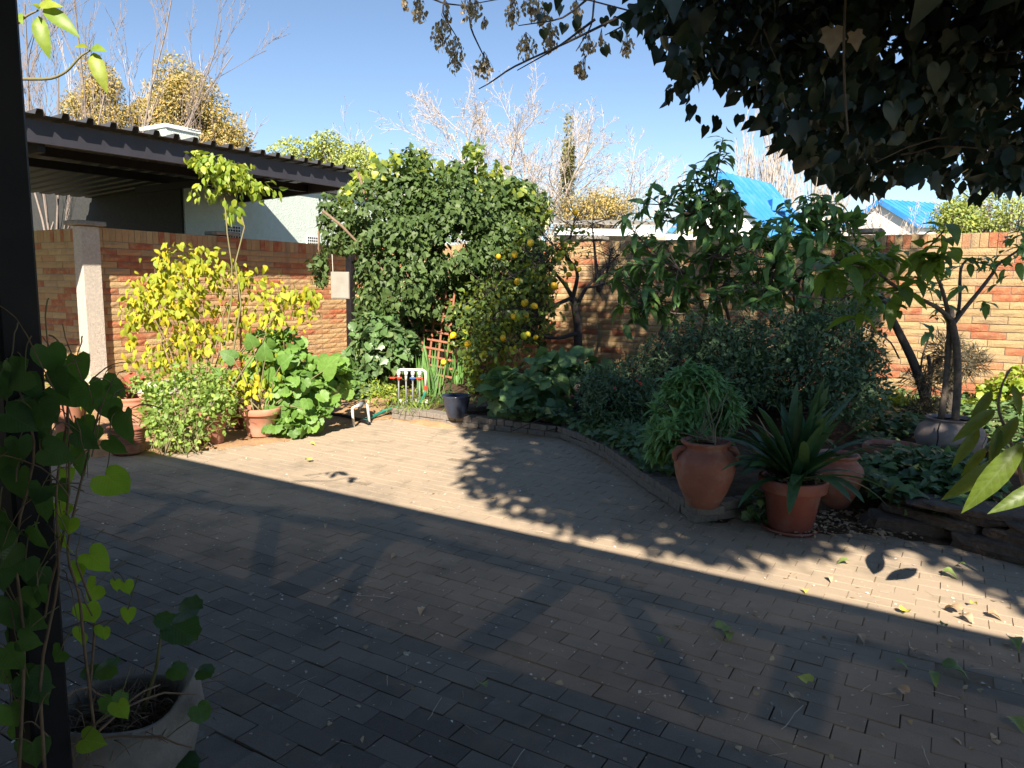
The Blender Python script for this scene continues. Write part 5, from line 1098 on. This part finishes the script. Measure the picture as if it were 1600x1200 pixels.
bl2([(1495, 500, Yp), (1500, 470, Yp+.1), (1500, 425, Yp+.1), (1505, 410, Yp+.1), (1520, 402, Yp+.1)], .016, .008)
bl2([(1462, 430, Yp-.15), (1450, 415, Yp-.2), (1420, 405, Yp-.3)], .012, .007)
bl2([(1405, 452, Yp-.6), (1385, 440, Yp-.6), (1375, 425, Yp-.6)], .010, .006); bl2([(1440, 400, Yp-.4), (1475, 360, Yp-.5)], .009, .006)
bl2([(1556, 417, Yp), (1535, 412, Yp), (1515, 405, Yp)], .009, .005)
tp = [at(*q) for q in ((1370, 425, Yp-.8), (1420, 402, Yp-.4), (1478, 350, Yp-.5), (1478, 372, Yp-.5), (1400, 390, Yp-.7), (1345, 400, Yp-.9), (1310, 420, Yp-1), (1325, 455, Yp-.9), (1460, 400, Yp-.5), (1350, 480, Yp-.8), (1290, 400, Yp-.9), (1390, 470, Yp-.6), (1440, 385, Yp-.5), (1435, 425, Yp-.4), (1465, 395, Yp-.4), (1360, 440, Yp-.8), (1410, 440, Yp-.6), (1330, 390, Yp-.9), (1375, 395, Yp-.7))]
bl2([(1370, 425, Yp-.8), (1340, 415, Yp-.9), (1300, 410, Yp-1)], .008, .005); bl2([(1370, 425, Yp-.8), (1335, 460, Yp-.9), (1300, 470, Yp-1), (1230, 460, Yp-1.1)], .008, .004)
bl2([(1405, 560, Yp+.4), (1390, 530, Yp+.2), (1330, 500, Yp-.2), (1260, 480, Yp-.4)], .008, .004)
whorls(rt, tp, [(rng.normal()*.4, rng.normal()*.3, 1) for _ in tp], L['near'], .25, 7, 240, .6)
tp = [at(*q) for q in ((1600, 380, Yp), (1590, 400, Yp), (1562, 395, Yp), (1518, 402, Yp+.1), (1535, 398, Yp), (1462, 440, Yp), (1475, 470, Yp), (1455, 515, Yp), (1570, 410, Yp), (1580, 372, Yp), (1555, 440, Yp), (1545, 408, Yp), (1505, 440, Yp), (1480, 420, Yp), (1540, 470, Yp), (1470, 490, Yp), (1600, 360, Yp))]
whorls(rt, tp, [(rng.normal()*.4, rng.normal()*.3, 1) for _ in tp], L['loquat'], .15, 6, 120, .5)
ft = plant('leaning_trunk', 'dark leaning trunk with hanging air plants left of the round pot tree', 'tree', gp(1450, 655, .12)); Yf = gp(1450, 655, .12)[1]-.3
bl2([(1455, 660, Yf), (1440, 600, Yf), (1425, 560, Yf), (1405, 520, Yf), (1390, 490, Yf), (1375, 460, Yf)], .06, .035, 'trunk', ft, 'bark_dark'); bl2([(1450, 620, Yf), (1455, 580, Yf), (1450, 555, Yf)], .03, .02, 'limb', ft, 'bark_dark')
bl2([(1438, 590, Yf), (1440, 560, Yf-.1), (1452, 525, Yf-.1), (1455, 512, Yf-.1)], .012, .006, 'limb', ft); bl2([(1485, 650, Yf+.2), (1488, 560, Yf+.2), (1485, 480, Yf+.2)], .05, .04, 'limb', ft, 'bark_dark')
P, Nn = cloud([E_(1450, 600, Yf, 38, 34), E_(1475, 560, Yf+.1, 22, 48), E_(1440, 640, Yf-.1, 30, 24), E_(1510, 570, Yf+.1, 16, 24)], 2600, .1, .4, 75, 6); ax = Nn+rng.normal(size=P.shape)*.7+[0, 0, -.3]; foliage(ft, P, ax, rng.normal(size=P.shape), .12*(.5+.8*rng.random(len(P))), [T_LANCE2], L['epi'], 0, wid=.35, rest='air_plants')
P, Nn = cloud([E_(1530, 570, Yf+.1, 14, 12), E_(1525, 555, Yf+.1, 10, 10)], 240, .1, .2, 76, 6); foliage(ft, P, Nn+rng.normal(size=P.shape)*.4, rng.normal(size=P.shape), .12, [T_LANCE2], L['epi'], 0, wid=.3, rest='air_plant_rosette')

# --- near plant at the right edge
nr = plant('near_leafy_shoot', 'near plant at the right edge with one huge sunlit yellow green leaf', 'plant', gp(1640, 900, 0)); Yn = 3.4
big = [((1598, 692), (1526, 780), .36, 3.1), ((1650, 752), (1580, 782), .24, 3.0), ((1555, 640), (1508, 672), .15, 3.7), ((1590, 650), (1560, 700), .14, 3.6), ((1575, 720), (1500, 760), .20, 3.6), ((1530, 670), (1500, 715), .13, 3.7), ((1600, 640), (1620, 700), .2, 3.5), ((1560, 665), (1555, 720), .18, 3.6), ((1590, 690), (1605, 730), .16, 3.5), ((1540, 700), (1515, 730), .13, 3.7), ((1580, 600), (1600, 640), .12, 3.7), ((1550, 610), (1525, 650), .1, 3.8)]
P = []; ax = []; no = []; sz = []
for (a, c, s_, Y) in big: p = at(*a, Y); q = at(*c, Y-.08); P.append(p); ax.append(q-p); no.append((-.25, -.75, .45)); sz.append(np.linalg.norm(q-p)*1.15)
foliage(nr, P, ax, no, np.array(sz), [T_BIG], L['edge'], 20, wid=.58)
bline([(1640, 900, 3.5), (1600, 760, 3.6), (1580, 690, 3.6), (1558, 640, 3.7), (1565, 600, 3.7), (1580, 575, 3.8)], .012, .004, 'stem', nr, M['vine']); bline([(1580, 690, 3.6), (1545, 700, 3.7), (1530, 720, 3.7)], .006, .003, 'stem', nr, M['vine'])

# ================================================================== VINE ON THE POST, TWIGS TOP LEFT
hv = plant('heart_leaf_vine', 'vine with large heart shaped leaves climbing the black post', 'vine', (post.location[0], post.location[1]-.05, 0))
HL = [(40, 600, 55), (75, 560, 48), (120, 575, 45), (95, 625, 55), (20, 640, 60), (60, 650, 55), (50, 690, 60), (140, 620, 50), (160, 610, 45), (175, 612, 30), (10, 665, 55), (195, 665, 58), (60, 790, 60), (30, 755, 55), (110, 700, 45), (125, 690, 40), (150, 680, 45), (172, 700, 36), (165, 762, 56), (102, 745, 30), (105, 800, 34), (110, 822, 32), (100, 850, 38), (140, 882, 46), (120, 897, 36), (150, 930, 42), (180, 915, 20), (195, 920, 26), (136, 960, 42), (200, 962, 26), (162, 990, 28), (25, 870, 60), (20, 960, 58), (35, 1010, 55), (95, 1030, 36), (45, 1080, 60), (10, 1055, 60), (130, 1170, 42), (50, 1180, 55), (185, 1110, 34), (30, 1150, 45), (5, 720, 60), (8, 820, 55), (70, 720, 50), (85, 600, 48), (5, 900, 60), (60, 930, 30), (170, 640, 40), (90, 770, 36), (55, 840, 44), (130, 1000, 34), (15, 1120, 50)]
HL += [(rng.uniform(0, 150), rng.uniform(560, 780), rng.uniform(38, 58)) for _ in range(12)] + [(rng.uniform(0, 60), rng.uniform(800, 1190), rng.uniform(38, 56)) for _ in range(14)]
P = []; ax = []; no = []; sz = []
for (x, y, s_) in HL:
    Y = 1.28+.14*rng.random() if x < 100 else 1.38+.3*rng.random(); P.append(at(x, y-s_*.35, Y)); a = rng.normal()*.5 - 1.57; ax.append((math.cos(a), rng.normal()*.15, math.sin(a))); no.append((rng.normal()*.3, -1, .25+rng.normal()*.25)); sz.append(s_*Y/F*.92)
P = np.array(P); ax = np.array(ax); no = np.array(no); sz = np.array(sz)*1.05; ri = np.array([h_[0] > 97 and h_[1] > 735 for h_ in HL])
foliage(hv, P[~ri], ax[~ri], no[~ri], sz[~ri], [T_HEART, T_HEART2], L['heart'], 120)
foliage(hv, P[ri], ax[ri], no[ri], sz[ri], [T_HEART, T_HEART2], L['heart_backlit'], 120)
for sd_, pts in enumerate(([(70, 1200, 1.36), (60, 1050, 1.35), (95, 900, 1.4), (85, 760, 1.37), (110, 640, 1.42), (90, 560, 1.4)], [(30, 1200, 1.33), (40, 1000, 1.33), (20, 850, 1.33), (60, 700, 1.34), (30, 610, 1.34)], [(150, 1160, 1.5), (130, 1000, 1.45), (125, 930, 1.42), (100, 860, 1.4), (140, 700, 1.45), (160, 620, 1.5)], [(115, 1190, 1.5), (60, 980, 1.4), (110, 800, 1.4), (105, 600, 1.4)], [(140, 1080, 1.55), (150, 960, 1.5), (120, 880, 1.42)])):
    bline(pts, .0035, .002, 'stem', hv, M['vine'], 5)
A = []; B = []
for _ in range(60):
    x = rng.uniform(0, 150); y = rng.uniform(580, 1190); A.append(at(x, y, 1.3+.2*rng.random())); B.append(A[-1]+rng.normal(size=3)*[.05, .04, .09])
stems(hv, A, B, .0016, .0008, M['vine'], 'tendrils', .2, True, 4)
stems(hv, [p+np.array([0, .02, .03])+rng.normal(size=3)*.03 for p in P], P, .0015, .001, M['stem'], 'petioles', .15, True, 4)
# seedling and straw in planter
c = np.array([p12[0], p12[1], .38]); sdl = plant('seedling', 'young plant with folded grey green leaves growing in the whitewashed planter', 'seedling', c)
top = at(252, 985, p12[1]); b = MB(); b.tube([c+[.05, 0, 0], (c+[.05, 0, 0])*.4+top*.6+[.01, 0, 0], top], [.006, .005, .003], 6); b.build('stem', M['stem'], sdl, True)
SL = [(300, 950, 50, 20), (290, 985, 58, -20), (255, 968, 32, 150), (280, 1045, 32, -10), (322, 1045, 30, 10), (315, 1115, 34, -60), (178, 1105, 44, -80), (165, 1040, 40, 180), (140, 1050, 30, 170), (210, 1165, 34, -30), (290, 1188, 50, 10)]
P = [at(x-s_*.4*math.cos(math.radians(a)), y+s_*.4*math.sin(math.radians(a)), p12[1]-.05) for x, y, s_, a in SL]
foliage(sdl, P, [(math.cos(math.radians(a)), -.2, math.sin(math.radians(a))) for *_, a in SL], [(rng.normal()*.2, -.5, 1) for _ in SL], np.array([s_ for _, _, s_, _ in SL])*p12[1]/F*.95, [T_ROUND, T_ROUND2], L['heart'], 20)
A = [c+np.array([rng.normal()*.07, rng.normal()*.07, .0]) for _ in range(190)]; B = [a+np.array([rng.normal()*.09, rng.normal()*.08, abs(rng.normal())*.035]) for a in A]
stems(sdl, A, B, .0018, .001, M['vine'], 'dry_stalks', .15, True, 4)
stems(sdl, [at(95, 1180, 1.5), at(120, 1165, 1.55), at(60, 1130, 1.45), at(130, 1165, 1.5)], [at(250, 1070, p12[1]-.2), at(300, 1168, p12[1]-.3), at(165, 1090, p12[1]-.2), at(305, 1085, p12[1]-.1)], .0035, .002, M['vine'], 'runner', .12, False)
# twig with few leaves, top left
tw = plant('leafy_twig', 'bare shoot with a few ragged yellow green leaves at the top left, against the sky', 'branch', at(0, 130, 2.75))
bline([(-40, 128, 2.75), (25, 123, 2.75), (80, 124, 2.75), (105, 112, 2.75), (125, 88, 2.75), (142, 78, 2.75)], .007, .003, 'twig', tw, M['stem']); bline([(-30, 70, 2.75), (18, 45, 2.75), (40, 25, 2.75), (60, 16, 2.75)], .007, .003, 'twig', tw, M['stem'])
TL = [((68, 14), (110, 35), 1), ((60, 14), (45, -8), 1), ((60, 14), (78, -6), 1), ((60, 25), (66, 76), 1.1), ((30, 22), (26, 22), .2), ((142, 78), (124, 62), 1), ((142, 78), (152, 66), 1.2), ((146, 82), (158, 130), 1.1)]
P = []; ax = []; sz = []
for a, c_, w_ in TL: p = at(*a, 2.75); q = at(*c_, 2.68); P.append(p); ax.append(q-p+1e-4); sz.append(max(.01, np.linalg.norm(q-p)*.95))
foliage(tw, P, ax, [(.2, -1, .4)]*len(P), np.array(sz), [T_BIG], L['lime'], 10, wid=.85, minpx=3)

# ================================================================== IVY CANOPY (upper right) and the big tree carrying it
it = plant('ivy_canopy', 'dark mass of ivy hanging from the tree at the upper right', 'ivy', tuple(uv(3.2, 1.4)))
poly = [(1010, -40), (1000, 10), (1035, 60), (1050, 105), (1075, 125), (1120, 120), (1180, 160), (1215, 205), (1245, 228), (1265, 262), (1320, 292), (1370, 296), (1420, 280), (1480, 282), (1560, 292), (1600, 290), (1660, 290), (1660, -40)]
P = onray(9000, poly, 2.4, 3.9); kk = rng.random(len(P)) < (.62+.6*np.sin(P[:, 0]*6)*np.sin(P[:, 2]*8+P[:, 1]*3)); P = P[kk]
ax = rng.normal(size=P.shape)*.6+[0, 0, -1]; no = rng.normal(size=P.shape)*.75+[-.2, -1, .2]
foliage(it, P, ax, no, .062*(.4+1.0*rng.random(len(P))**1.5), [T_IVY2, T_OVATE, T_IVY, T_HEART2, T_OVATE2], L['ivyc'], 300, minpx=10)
# sparse fringe
F_ = []
for (x0, y0, x1, y1) in ((1050, 100, 1012, 45), (1060, 125, 1040, 150), (1100, 110, 1040, 140), (1190, 180, 1105, 188), (1240, 228, 1215, 222), (1210, 190, 1208, 222), (1000, 20, 985, 30), (1060, 110, 1085, 180), (1330, 290, 1360, 302), (1480, 285, 1475, 305), (1530, 285, 1525, 308)):
    for t in np.linspace(0, 1, 9): F_.append(at(x0+(x1-x0)*t+rng.normal()*4, y0+(y1-y0)*t+rng.normal()*4, 2.9+.3*rng.random()))
F_ = np.array(F_); foliage(it, F_, rng.normal(size=F_.shape)*.5+[0, 0, -1], rng.normal(size=F_.shape)*.5+[0, -1, 0], .06*(.6+.5*rng.random(len(F_))), [T_OVATE, T_IVY2], L['ivyc'], 0, rest='fringe')
yl = at(1300, 45, 2.35); foliage(it, [yl, at(1335, 50, 2.4)], [(.1, 0, -1), (.3, 0, -1)], [(0, -1, .1)]*2, [.085, .06], [T_IVY], L['fallen_b'], 2, name='pale_leaf')
A = onray(70, [(1040, 40), (1200, 120), (1300, 240), (1600, 250), (1600, 0), (1050, 0)], 2.6, 3.4); stems(it, A, A+rng.normal(size=A.shape)*[.25, .15, .12], .004, .002, M['vine'], 'vines', .1)
bline([(1322, -20, 2.3), (1318, 60, 2.3), (1320, 150, 2.35), (1325, 210, 2.35)], .004, .003, 'hanging_stem', it, M['vine'], 6)
# unseen ivy added overhead, toward the sun, to keep the hanging mass dark
src = onray(9000, poly, 2.5, 3.9); tt = rng.uniform(.15, 2.4, len(src)); Q = src - SUN[None]*tt[:, None] + rng.normal(size=src.shape)*.15
pq_ = proj(Q); vq = Q @ VX; okk = ((pq_[:, 1] < -40) | (pq_[:, 0] > 1680) | (pq_[:, 2] < .1)) & (vq > 1.15) & (Q[:, 2] > 2.2); Q = Q[okk]
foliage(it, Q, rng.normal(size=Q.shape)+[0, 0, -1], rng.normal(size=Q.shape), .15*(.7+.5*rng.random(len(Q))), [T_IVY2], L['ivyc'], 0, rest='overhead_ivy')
# big garden tree: trunk to the right of the frame, crown high above; it shades the bed
bt = plant('garden_tree', 'large tree whose high crown above the garden shades the bed', 'tree', tuple(uv(4.9, 3.0)))
def s_at(px, py, z=0.0): p = gp(px, py, z); return np.array([p@UX - .608*z, p@VX + 1.155*z])
SH = [s_at(870, 842), s_at(845, 815), s_at(790, 800), s_at(735, 775), s_at(712, 735), s_at(725, 700), s_at(720, 672), (-5.6, 7.6), (-6.6, 9.5), (-6.9, 12.2), (-6.6, 14.6), (-1.9, 14.9), (-1.75, 13.6), (-1.35, 12.4), (-1.0, 11.9), (-.75, 11.2), (-.1, 9.6), (.3, 8.6), (.75, 7.2), s_at(1700, 990), s_at(1600, 962), s_at(1540, 935), s_at(1480, 900), s_at(1430, 868), s_at(1370, 858), s_at(1300, 862), s_at(1230, 872), s_at(1140, 888), s_at(1060, 868), s_at(1000, 862), s_at(930, 838)]
SH = [tuple(p) for p in SH]
n = 150000; q = rng.uniform([-7.6, 3.8], [1.4, 15.2], (n, 2)); q = q[(q[:, 1] < 7.6) | (rng.random(n) < .45)]; n = len(q); q = q[(sdist(q, SH) < .06*rng.normal(size=n)-.02)]
ed = -sdist(q, SH); nzv = np.sin(q[:, 0]*5+np.sin(q[:, 1]*4))*np.sin(q[:, 1]*5.5+1); dens = np.clip(.22+ed*2.4, 0, 1)*np.clip(.7+.5*nzv+ed*.5, 0, 1); q = q[rng.random(len(q)) < dens*.8]
z = np.where(q[:, 1] < 7.8, 4.3+1.0*rng.random(len(q)), 6.7+2.3*rng.random(len(q)))
# the kerb side is shaded by lower boughs, kept out of the view
P = (q[:, :1]+.608*z[:, None])*UX[None] + (q[:, 1:]-1.155*z[:, None])*VX[None]; P[:, 2] = z
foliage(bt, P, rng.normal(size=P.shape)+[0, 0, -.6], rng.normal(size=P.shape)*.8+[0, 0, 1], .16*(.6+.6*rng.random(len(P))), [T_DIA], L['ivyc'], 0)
b = MB(); b.tube([uv(4.9, 3.0, -.1), uv(4.8, 2.9, 2), uv(4.2, 2.6, 4), uv(3.2, 2.2, 6.2)], [.28, .24, .2, .14], 12); b.build('trunk', M['bark'], bt, True)
cen = uv(3.2, 2.2, 6.2); i = rng.integers(0, len(P), 40); stems(bt, [cen]*40, P[i], .05, .01, M['bark'], 'branches', .05)

# --- seed cluster branch across the top
sb = plant('seed_branch', 'overhanging twigs with brown hanging seed clusters against the sky', 'branch', at(800, -60, 5.2))
for pts in ([(1010, 5, 4.6), (900, 60, 4.8), (800, 105, 5), (765, 130, 5), (748, 139, 5)], [(930, 30, 4.9), (870, 75, 5), (808, 110, 5)], [(735, -20, 5.2), (733, 40, 5.2), (752, 80, 5.2), (760, 95, 5.2)], [(700, -20, 5.2), (690, 20, 5.2), (715, 60, 5.2)], [(640, -20, 5.2), (690, 5, 5.2), (735, 10, 5.2)], [(930, -20, 4.9), (925, 40, 4.9), (900, 80, 4.9)], [(985, 10, 4.9), (975, 40, 4.9), (945, 55, 4.9)], [(1000, 0, 4.2), (1040, 30, 4), (1100, 50, 3.6)], [(940, -20, 4.9), (880, 30, 4.9), (810, 40, 5)]): bline(pts, .009, .003, 'twig', sb, M['bark_dark'], 6)
cl = [(690, 55, 16, 22), (712, 85, 14, 26), (655, 15, 12, 20), (735, 15, 18, 20), (756, 102, 14, 18), (697, 22, 8, 16), (632, 4, 5, 8), (800, 20, 10, 22), (830, 12, 24, 16), (860, 58, 14, 20), (822, 72, 16, 18), (920, 70, 12, 14), (915, 105, 17, 14), (980, 70, 11, 16), (900, 15, 12, 12), (757, 35, 6, 6), (940, 60, 5, 12), (905, 45, 8, 12), (848, 28, 14, 12)]
for (x, y, rx, ry) in cl:
    c_, _ = cloud([E_(x, y, 5.1, rx, ry)], int(rx*ry*.32)+12, 0, .1, x); b0 = c_; 
    foliage(sb, c_, rng.normal(size=c_.shape)*.25+[0, 0, -1], rng.normal(size=c_.shape), .032, [T_OVATE], L['straw'], 0, rest='seed_cluster', wid=1.1)
    tgt = at(x, y-ry-4, 5.1); sticks(sb, np.tile(tgt, (10, 1)), c_[:10], .0016, .0010, M['bark_dark'], 'stalks', 3)
P = onray(16, [(840, -5), (960, 0), (990, 60), (900, 90), (850, 60)], 4.7, 4.9); foliage(sb, P, rng.normal(size=P.shape)*.4+[0, 0, -1], rng.normal(size=P.shape)*.4+[0, -1, 0], .06, [T_HEART], L['ivyc'], 16, minpx=5)

# ================================================================== FALLEN LEAVES AND LITTER
FL = [(1125, 993, .085, 'g'), (1138, 995, .05, 'g'), (1262, 1075, .07, 'y'), (1325, 882, .06, 'g'), (1296, 905, .05, 'b'), (1478, 1055, .075, 'g'), (1455, 1060, .07, 'g'), (1398, 1040, .05, 'g'), (1425, 1025, .05, 'b'), (1475, 900, .06, 'g'), (1518, 950, .05, 'y'), (1412, 960, .045, 'y'), (1495, 960, .06, 'b'), (1582, 1005, .07, 'g'), (1468, 985, .06, 'g'), (760, 1084, .06, 'g'), (565, 940, .02, 'b'), (660, 955, .045, 'b'), (618, 870, .03, 'b'), (509, 822, .04, 'b'), (1413, 1088, .045, 'b'), (1170, 860, .05, 'g'), (1340, 997, .05, 'b'), (1505, 968, .05, 'b'), (1222, 843, .05, 'b'), (1060, 985, .04, 'b'), (1258, 925, .03, 'y'), (1510, 890, .06, 'g'), (965, 940, .035, 'b'), (978, 905, .03, 'b'), (1580, 1130, .06, 'g'), (935, 733, .05, 'b'), (485, 695, .05, 'y'), (483, 722, .05, 'y'), (1300, 790, .05, 'b'), (1240, 1095, .04, 'b'), (1030, 1000, .03, 'g'), (1545, 965, .05, 'b')]
nm = {'g': ('green', L['fallen_g']), 'y': ('yellow', L['fallen_y']), 'b': ('brown curled', L['fallen_b'])}
def zone(x, y):
    if y < 760: return 'on the far paving beside the garden kerb' if x > 700 else 'on the far sandy edge of the paving near the pots'
    if 1150 < x < 1270 and y < 870: return 'on the shaded paving just in front of the red brown pot'
    if x > 1570: return 'at the right edge of the photo'
    if x > 1380 and 880 < y < 1000: return 'on the right end of the sunlit strip of paving'
    if x > 1240 and 870 < y < 935: return 'on the left part of the sunlit strip of paving'
    if x > 1380: return 'on the shaded paving below the right end of the sunlit strip'
    if x > 1200: return 'on the shaded paving towards the lower right'
    if x > 900: return 'on the shaded paving right of the middle'
    return 'on the wide shaded paving left of the middle'
seen = {}
for (x, y, s_, c_) in FL:
    V, Fc, U_ = (T_OVATE, T_HEART, T_IVY2)[int(rng.integers(0, 3))]; V = V.copy(); V[:, 2] += .25*V[:, 0]**2 + .1*np.sin(V[:, 1]*4); V[:, 2] -= V[:, 2].min()
    o = link('fallen_leaf', mesh('fallen_leaf', V, Fc, nm[c_][1], True, U_)); p = gp(x, y, .004); o.location = p; o.rotation_euler = (rng.normal()*.08, rng.normal()*.08, rng.uniform(0, 6.28)); s3 = s_*1.15; o.scale = (s3, s3, s3)
    tag(o, '%s %s leaf %s' % ('large' if s_ > .062 else 'small' if s_ < .042 else 'fallen', nm[c_][0], zone(x, y)), 'leaf', 'fallen leaves on the paving')
# litter crumbs
n = 9000; q = rng.uniform([-6, 1.0], [3, 8.2], (n, 2)); W3 = q[:, :1]*UX[None]+q[:, 1:]*VX[None]; k = sdist(W3, pave_poly) < .1; W3 = W3[k]; W3[:, 2] = .003
den = np.sin(W3[:, 0]*2.3)*np.sin(W3[:, 1]*2.9+1); W3 = W3[rng.random(len(W3)) < .55+.4*den]; n = len(W3)
root = thing('leaf_litter', 'tiny pale crumbs and bits of dry leaf scattered over the paving', 'litter', (0, 3, 0)); root['kind'] = 'stuff'
foliage(root, W3, rng.normal(size=(n, 3))*[1, 1, .1], rng.normal(size=(n, 3))*.2+[0, 0, 1], 0.010+.017*rng.random(n)**3, [T_DIA], L['crumb'], 0, rest='crumbs')
# small gravel-like white bits
e_ = [gp(x, y) for x, y in ((900, 700), (950, 722), (1010, 768), (1080, 822), (1165, 815), (1250, 840), (1400, 842), (1600, 890))]; P = np.array([p for p, a in walk(e_, .02)]); P = P + np.column_stack([rng.normal(size=len(P))*.06, rng.normal(size=len(P))*.06-.03, np.full(len(P), .006)]); foliage(root, P, rng.normal(size=P.shape)*[1, 1, .1], rng.normal(size=P.shape)*.3+[0, 0, 1], .02*(.5+rng.random(len(P))), [T_DIA], L['fallen_b'], 0, rest='dry_bits')
P = ground_pts([(1180, 800), (1390, 800), (1440, 840), (1250, 838)], 500, .02, .04, 0); foliage(root, P, rng.normal(size=P.shape)*[1, 1, .2], rng.normal(size=P.shape)*.4+[0, 0, 1], .035*(.5+rng.random(len(P))), [T_OVATE2, T_DIA], L['fallen_b'], 0, rest='dry_leaves')
c_ = [(rng.uniform(1100, 1600), rng.uniform(880, 1180)) for _ in range(70)] + [(rng.uniform(300, 1100), rng.uniform(700, 1190)) for _ in range(60)]
P = np.array([gp(x, y, .004) for x, y in c_]); foliage(root, P, rng.normal(size=P.shape)*[1, 1, .15], rng.normal(size=P.shape)*.5+[0, 0, 1], .018*(.6+1.2*rng.random(len(P))), [T_OVATE, T_HEART2], L['straw'], 0, rest='dry_flakes')
A = [gp(*q, .003) for q in c_[:120]]; A = np.array(A)+rng.normal(size=(len(A), 3))*[.3, .3, 0]; d_ = nrm(rng.normal(size=A.shape)*[1, 1, 0])*rng.uniform(.02, .08, (len(A), 1)); sticks(root, A+[0, 0, .002], A+d_+[0, 0, .003], .0012, .0008, M['twig'], 'straws', 3)
# thin twigs
A = []; B = []
for (x0, y0, x1, y1) in ((550, 930, 610, 935), (605, 1055, 605, 1072), (690, 1090, 668, 1125), (1255, 1102, 1220, 1140), (1238, 1085, 1250, 1098), (1455, 1080, 1500, 1092), (1440, 1165, 1452, 1195), (1345, 1080, 1360, 1070), (820, 1170, 800, 1200), (1420, 1000, 1422, 1012), (1290, 1003, 1330, 1010), (1220, 1110, 1222, 1120), (1375, 1085, 1400, 1083)): A.append(gp(x0, y0, .006)); B.append(gp(x1, y1, .006))
for a, c_ in zip(A, B):
    b = MB(); b.tube(curve(a, c_, 0, 6, .02)+np.linspace(0, 1, 6)[:, None]*0, .0016, 4); tag(b.build('fallen_twig', M['twig'], None, True), 'thin dry twig lying on the shaded paving' + (' towards the lower right' if a[0] > .6 else ' left of the middle' if a[0] < -.2 else ' near the middle'), 'twig', 'thin twigs on the paving')
